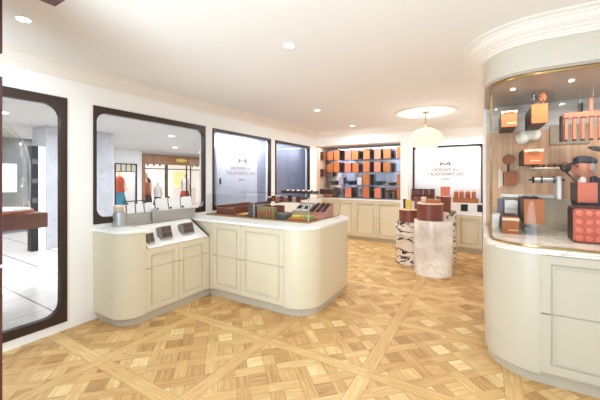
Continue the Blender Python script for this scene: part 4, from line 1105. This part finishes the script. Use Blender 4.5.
# ------------------------------------------------------------------ brown fixtures close to the camera
cab = thing('tall_cabinet', 'tall red brown display cabinet cut off by the left edge of the photo', 'cabinet', (-2.2, .4, 0))
MB().box(-2.5, .2, 0, -2.022, .55, 1.062, .003).out('lower_body', 'postbrown', cab)
MB().box(-2.495, .205, 1.062, -2.03, .545, 1.078).out('pale_joint', 'bow', cab)
MB().box(-2.5, .2, 1.078, -2.022, .55, 2.0, .003).out('upper_body', 'postbrown', cab)
hb = thing('hanging_box', 'dark red brown hanging box above the tall cabinet at the left edge', 'box', (-2.2, .4, 2.12))
MB().box(-2.5, .2, 2.115, -2.022, .55, 2.44, .003).out('box_body', 'postbrown', hb)
MB().cyl((-2.1, .48, 2.44), (-2.1, .48, CZ), .004, seg=8).cyl((-2.42, .28, 2.44), (-2.42, .28, CZ), .004, seg=8).out('hanging_wire', 'wire', hb)
hb = thing('hanging_box', 'red brown hanging box whose lower corner shows at the top edge', 'box', (-1.7, .5, 2.4))
MB().box(-1.922, .25, 2.40, -1.50, .728, 2.56, .003).out('box_body', 'postbrown', hb)
MB().cyl((-1.85, .65, 2.56), (-1.85, .65, CZ), .004, seg=8).cyl((-1.58, .33, 2.56), (-1.58, .33, CZ), .004, seg=8).out('hanging_wire', 'wire', hb)

# ------------------------------------------------------------------ the mall outside
struct(MB().box(-16, -5, -.06, WX-.12, 16, -.001).out('floor_mall', 'tiles'))
struct(MB().box(-16, -5, 2.62, WX-.12, 16, 2.7).out('ceiling_mall', 'mallceil'))
FX = -12.
struct(MB().box(FX-.2, -5, 0, FX, 6.43, 2.62).box(FX-.2, 6.43, 2.09, FX, 7.30, 2.62).box(FX-.2, 7.30, 0, FX, 7.52, 2.62).box(FX-.2, 7.52, 2.55, FX, 10.8, 2.62).box(FX-.2, 10.8, 0, FX, 16, 2.62).out('wall_mall', 'mallwall'))
struct(MB().box(-8.6, 2.832, 0, -7.9, 4.20, 2.62).out('wall_pillar', 'mallgrey'), 'grey clad pillar in the mall')
# copper fronted shop
sf = thing('shopfront', 'copper fronted mall shop seen through the large window', 'shopfront', (FX, 9.1, 0))
MB().box(FX-.05, 7.52, 2.11, FX+.06, 10.8, 2.54, .005).out('fascia', 'copper', sf)
for y in (7.52, 10.7): MB().box(FX-.05, y, 0, FX+.05, y+.12, 2.11).out('end_post', 'copper', sf)
for y in (8.60, 8.68, 9.72, 9.95): MB().box(FX-.03, y, 0, FX+.02, y+.04, 2.11).out('mullion', 'frame', sf)
MB().box(FX-.03, 7.64, 1.90, FX+.02, 10.7, 1.94).out('transom', 'frame', sf)
MB().box(FX-.012, 7.64, .05, FX-.004, 8.60, 1.9).out('pane', 'caseglass', sf); MB().box(FX-.012, 9.99, .05, FX-.004, 10.7, 1.9).out('pane', 'caseglass', sf)
em = MB()
for k, y in enumerate((9.18, 9.33, 9.48, 9.63)):
    em.cyl((FX+.06, y, 2.33), (FX+.075, y, 2.33), .085 if k in (1, 2) else .06, seg=20)
em.out('gold_emblem', mat('gold_sign', (226, 188, 92), .4, .3, emit=(255, 214, 120), estr=.3), sf)
for k in range(3):
    for y0 in (7.75, 10.05): MB().cyl((FX+.04, y0+k*.28, 2.04), (FX+.04, y0+k*.28, 2.11), .035, seg=12).out('spotlight', 'black', sf)
struct(MB().box(-15.2, 7.3, 0, -15.1, 13.2, 2.62).box(-15.2, 7.3, 0, FX-.2, 7.36, 2.62).box(-15.2, 13.1, 0, FX-.2, 13.2, 2.62).out('wall_shop', 'shopglow'))
sv = thing('shop_shelving', 'bright golden wall shelving at the back of the copper fronted shop', 'shelving', (-15, 11.7, 0))
for k in range(3): MB().box(-15.098, 11.3+k*.28, 1.08, -14.9, 11.52+k*.28, 1.88).out('lit_bay', 'shoplit', sv)
MB().box(-15.098, 11.0, 0, -14.7, 12.6, .95).out('base_cabinet', 'white', sv)
# side display with colourful figure
sw = thing('display_window', 'narrow mall display window with dark gridded top light', 'display window', (FX, 6.87, 0))
for y in (6.43, 7.26): MB().box(FX-.04, y, 0, FX+.03, y+.04, 2.09).out('jamb', 'frame', sw)
MB().box(FX-.04, 6.47, 2.05, FX+.03, 7.26, 2.09).box(FX-.04, 6.47, 1.74, FX+.03, 7.26, 1.77).out('rail', 'frame', sw)
for k in range(1, 4): MB().box(FX-.03, 6.47+k*.2-.012, 1.77, FX+.02, 6.47+k*.2+.012, 2.05).out('glazing_bar', 'frame', sw)
MB().box(FX-.01, 6.47, 1.77, FX-.004, 7.26, 2.05).out('top_light', mat('amber_glass', (236, 224, 200), .3), sw)
struct(MB().box(FX-1.3, 6.3, 0, FX-1.25, 7.45, 2.62).box(FX-1.3, 6.2, 0, FX-.2, 6.3, 2.62).out('wall_display', 'shopglow'))

def mannequin(x, y, h, m1, m2, label, group='dressed mannequins in the mall shops'):
    t = thing('mannequin', label, 'mannequin', (x, y, 0), group)
    s = h/1.75
    me = bpy.data.meshes.new('body')
    V = [(0, 0, .95), (0, 0, 1.2), (0, 0, 1.42), (0, 0, 1.52), (0, 0, 1.64), (0, .18, 1.42), (0, .24, 1.15), (.06, .25, .92), (0, -.18, 1.42), (0, -.24, 1.15), (.06, -.25, .92),
         (0, .09, .9), (.02, .10, .5), (0, .11, .06), (.10, .12, .03), (0, -.09, .9), (.02, -.10, .5), (0, -.11, .06), (.10, -.12, .03), (0, 0, 1.72)]
    E_ = [(0, 1), (1, 2), (2, 3), (3, 4), (4, 19), (2, 5), (5, 6), (6, 7), (2, 8), (8, 9), (9, 10), (0, 11), (11, 12), (12, 13), (13, 14), (0, 15), (15, 16), (16, 17), (17, 18)]
    R_ = [.13, .12, .13, .05, .085, .06, .045, .035, .06, .045, .035, .09, .065, .045, .035, .09, .065, .045, .035, .06]
    me.from_pydata([tuple(c*s for c in v) for v in V], E_, []); me.materials.append(M['bow'])
    o = bpy.data.objects.new('body', me); C.objects.link(o); o.parent = t
    o.modifiers.new('skin', 'SKIN')
    for v, r in zip(me.skin_vertices[0].data, R_): v.radius = (r*s, r*s)
    me.skin_vertices[0].data[0].use_root = True
    sb = o.modifiers.new('sub', 'SUBSURF'); sb.levels = 1; sb.render_levels = 1
    MB().lathe([(.20*s, .90*s), (.165*s, 1.15*s), (.19*s, 1.36*s), (.13*s, 1.48*s), (.08*s, 1.5*s)], (0, 0, 0), 24).out('top_garment', m1, t, smooth=True, origin=(0, 0, 0))
    MB().lathe([(.26*s, .42*s), (.22*s, .7*s), (.175*s, .95*s)], (0, 0, 0), 24).out('skirt', m2, t, smooth=True, origin=(0, 0, 0))
    return t
mannequin(FX-.6, 6.92, 1.85, 'redcloth', 'teal', 'mannequin in rust red and teal in the narrow mall display window')
sp_ = MB(); 
for (y, z, r) in ((6.62, 1.15, .16), (6.98, 1.25, .15)): sp_.sph((FX-.45, y, z), r, (.6, .9, 1.5), 16, 10)
tag(sp_.out('hanging_drape', 'teal', smooth='all'), 'teal drapes hanging beside the rust red mannequin', 'drape') if False else sp_.bm.free()
mannequin(FX-.4, 7.95, 1.55, 'redcloth', 'darkcloth', 'mannequin in red top and dark skirt, leftmost in the copper fronted shop')
mannequin(FX-.95, 8.30, 1.80, 'darkcloth', 'darkcloth', 'tall mannequin dressed all in dark, second in the copper fronted shop')
mannequin(FX-.38, 8.50, 1.35, 'white', 'darkcloth', 'short mannequin in white top and dark skirt, third in the copper fronted shop')
mannequin(FX-.7, 10.20, 1.75, 'white', 'redcloth', 'mannequin in white top and red skirt, rightmost in the copper fronted shop')
# grey wall with a lit panel, dark and white uprights, kiosk with a glass dome
struct(MB().box(-11.2, -1.5, 0, -11.1, 4.0, 2.62).out('wall_portal_back', 'portalback'))
lb = tag(MB().box(-11.098, -1.2, 1.13, -11.05, 3.3, 1.90).out('light_panel', mat('bright_panel', (250, 250, 250), .5, emit=(255, 255, 255), estr=.9)), 'bright white lit panel on the far grey mall wall, seen through the entrance door', 'light panel')
t = thing('dark_upright', 'tall black shelving upright beside the glass dome', 'shelving', (-8, 2.65, 0))
MB().box(-8.1, 2.585, 0, -7.9, 2.70, 2.17, .004).out('post', 'black', t)
for z in (.6, 1.0, 1.4, 1.8): MB().box(-7.9, 2.595, z, -7.885, 2.69, z+.10).out('shelf_box', 'grey', t)
tag(MB().box(-8.05, 2.702, 0, -7.9, 2.825, 2.17, .004).out('white_pier', 'backlit'), 'white lit pier next to the black shelving upright', 'pier')
kd = thing('kiosk_counter', 'red brown slab topped kiosk outside the entrance door', 'kiosk', (-4.8, .9, 0))
MB().box(-5.45, -.4, .915, -4.5, 1.631, 1.09, .006).out('slab_top', 'slab', kd)
MB().box(-5.0, -.3, 0, -4.75, 1.2, .915).out('pedestal', 'mallgrey', kd)
dm = thing('glass_dome', 'tall clear glass dome on a pale round base on the kiosk outside the door', 'glass dome', (-4.95, 1.19, 1.0905))
MB().lathe([(.43, 0), (.435, .012), (.43, .028), (.41, .03)], (-4.95, 1.19, 1.0905), 48).out('wooden_base', 'orange', dm, smooth=True)
MB().lathe([(.405, .030), (.405, .045), (.36, .047)], (-4.95, 1.19, 1.0905), 48).out('white_cushion', 'white', dm, smooth=True)
mb = MB(); pr_ = [(.40, .031), (.40, .58)] + [(.40*math.cos(PI/2*k/16), .58+.54*math.sin(PI/2*k/16)) for k in range(1, 16)]
rg = []
for rad, zz in pr_: rg.append([mb.bm.verts.new((-4.95+rad*math.cos(2*PI*q/64), 1.19+rad*math.sin(2*PI*q/64), 1.0905+zz)) for q in range(64)])
for a, b in zip(rg[:-1], rg[1:]):
    for q in range(64): mb.bm.faces.new((a[q], a[(q+1) % 64], b[(q+1) % 64], b[q]))
mb.bm.faces.new(rg[-1])
sh_ = mb.out('glass_shell', 'domeglass', dm, smooth='all')
sm_ = sh_.modifiers.new('thickness', 'SOLIDIFY'); sm_.thickness = .05; sm_.offset = -1
# mall lamps
for i, (x, y) in enumerate(((-5.6, 1.3), (-7.0, 1.9), (-7., 5.2), (-9.5, 7.2), (-10.2, 9.0), (-5.4, 3.0), (-10, 3.8), (-6, -1.5))):
    t = thing('mall_downlight', f'round mall ceiling downlight, {["first beyond the entrance door","second beyond the entrance door","beyond the large window","before the narrow display window","before the copper fascia","beside the grey pillar","behind the grey pillar","left of the entrance"][i]}', 'downlight', (x, y, 2.62), 'downlights in the mall')
    MB().lathe([(.07, -.008), (.07, -.0003)], (x, y, 2.62), 24).out('lens', 'spot', t)
    area('mall_beam', (x, y, 2.60), .12, 62, (.92, .97, 1.))
area('shop_beam', (-13.4, 9.6, 2.55), 1.4, 70, (1, .96, .9)); area('display_beam', (-12.6, 6.9, 2.5), .4, 18, (1, .96, .9))
area('portal_beam', (-10.0, 1.4, 2.55), .8, 40, (1, .98, .95))
area('board_fill', (-3.80, 4.3, 2.32), .12, 26, (.94, .97, 1.), shape='RECTANGLE', sy=1.2)  # added fill without a fitting, brightens the pale board behind the lettered window
area('board_fill', (-3.80, 5.4, 2.32), .12, 18, (.86, .92, 1.), shape='RECTANGLE', sy=2.6)  # second added fill, for the blue grey board along both windows

# ------------------------------------------------------------------ world, camera, view
wd_ = bpy.data.worlds.new('world'); SC.world = wd_; wd_.use_nodes = True
bg = wd_.node_tree.nodes['Background']; bg.inputs[0].default_value = (*lin((214, 236, 255)), 1); bg.inputs[1].default_value = .85
cam = bpy.data.cameras.new('camera'); co = bpy.data.objects.new('camera', cam); C.objects.link(co)
F = 306.; yaw = math.atan(181/306.)
cam.sensor_fit = 'HORIZONTAL'; cam.sensor_width = 36.; cam.lens = F*36/600.
cam.shift_y = -21.5/600.
co.location = (0, 0, 1.5); co.rotation_euler = (PI/2, 0, yaw)
cam.clip_start = .05; cam.clip_end = 100
SC.camera = co
vs = SC.view_settings
SC.display_settings.display_device = 'sRGB'
vs.view_transform = 'Standard'; vs.look = 'None'; vs.gamma = 1; vs.exposure = .25; vs.use_curve_mapping = False
cy = SC.cycles
cy.use_denoising = True; cy.max_bounces = 14; cy.diffuse_bounces = 10; cy.glossy_bounces = 4; cy.transparent_max_bounces = 24; cy.sample_clamp_indirect = 6.
cy.caustics_reflective = False; cy.caustics_refractive = False
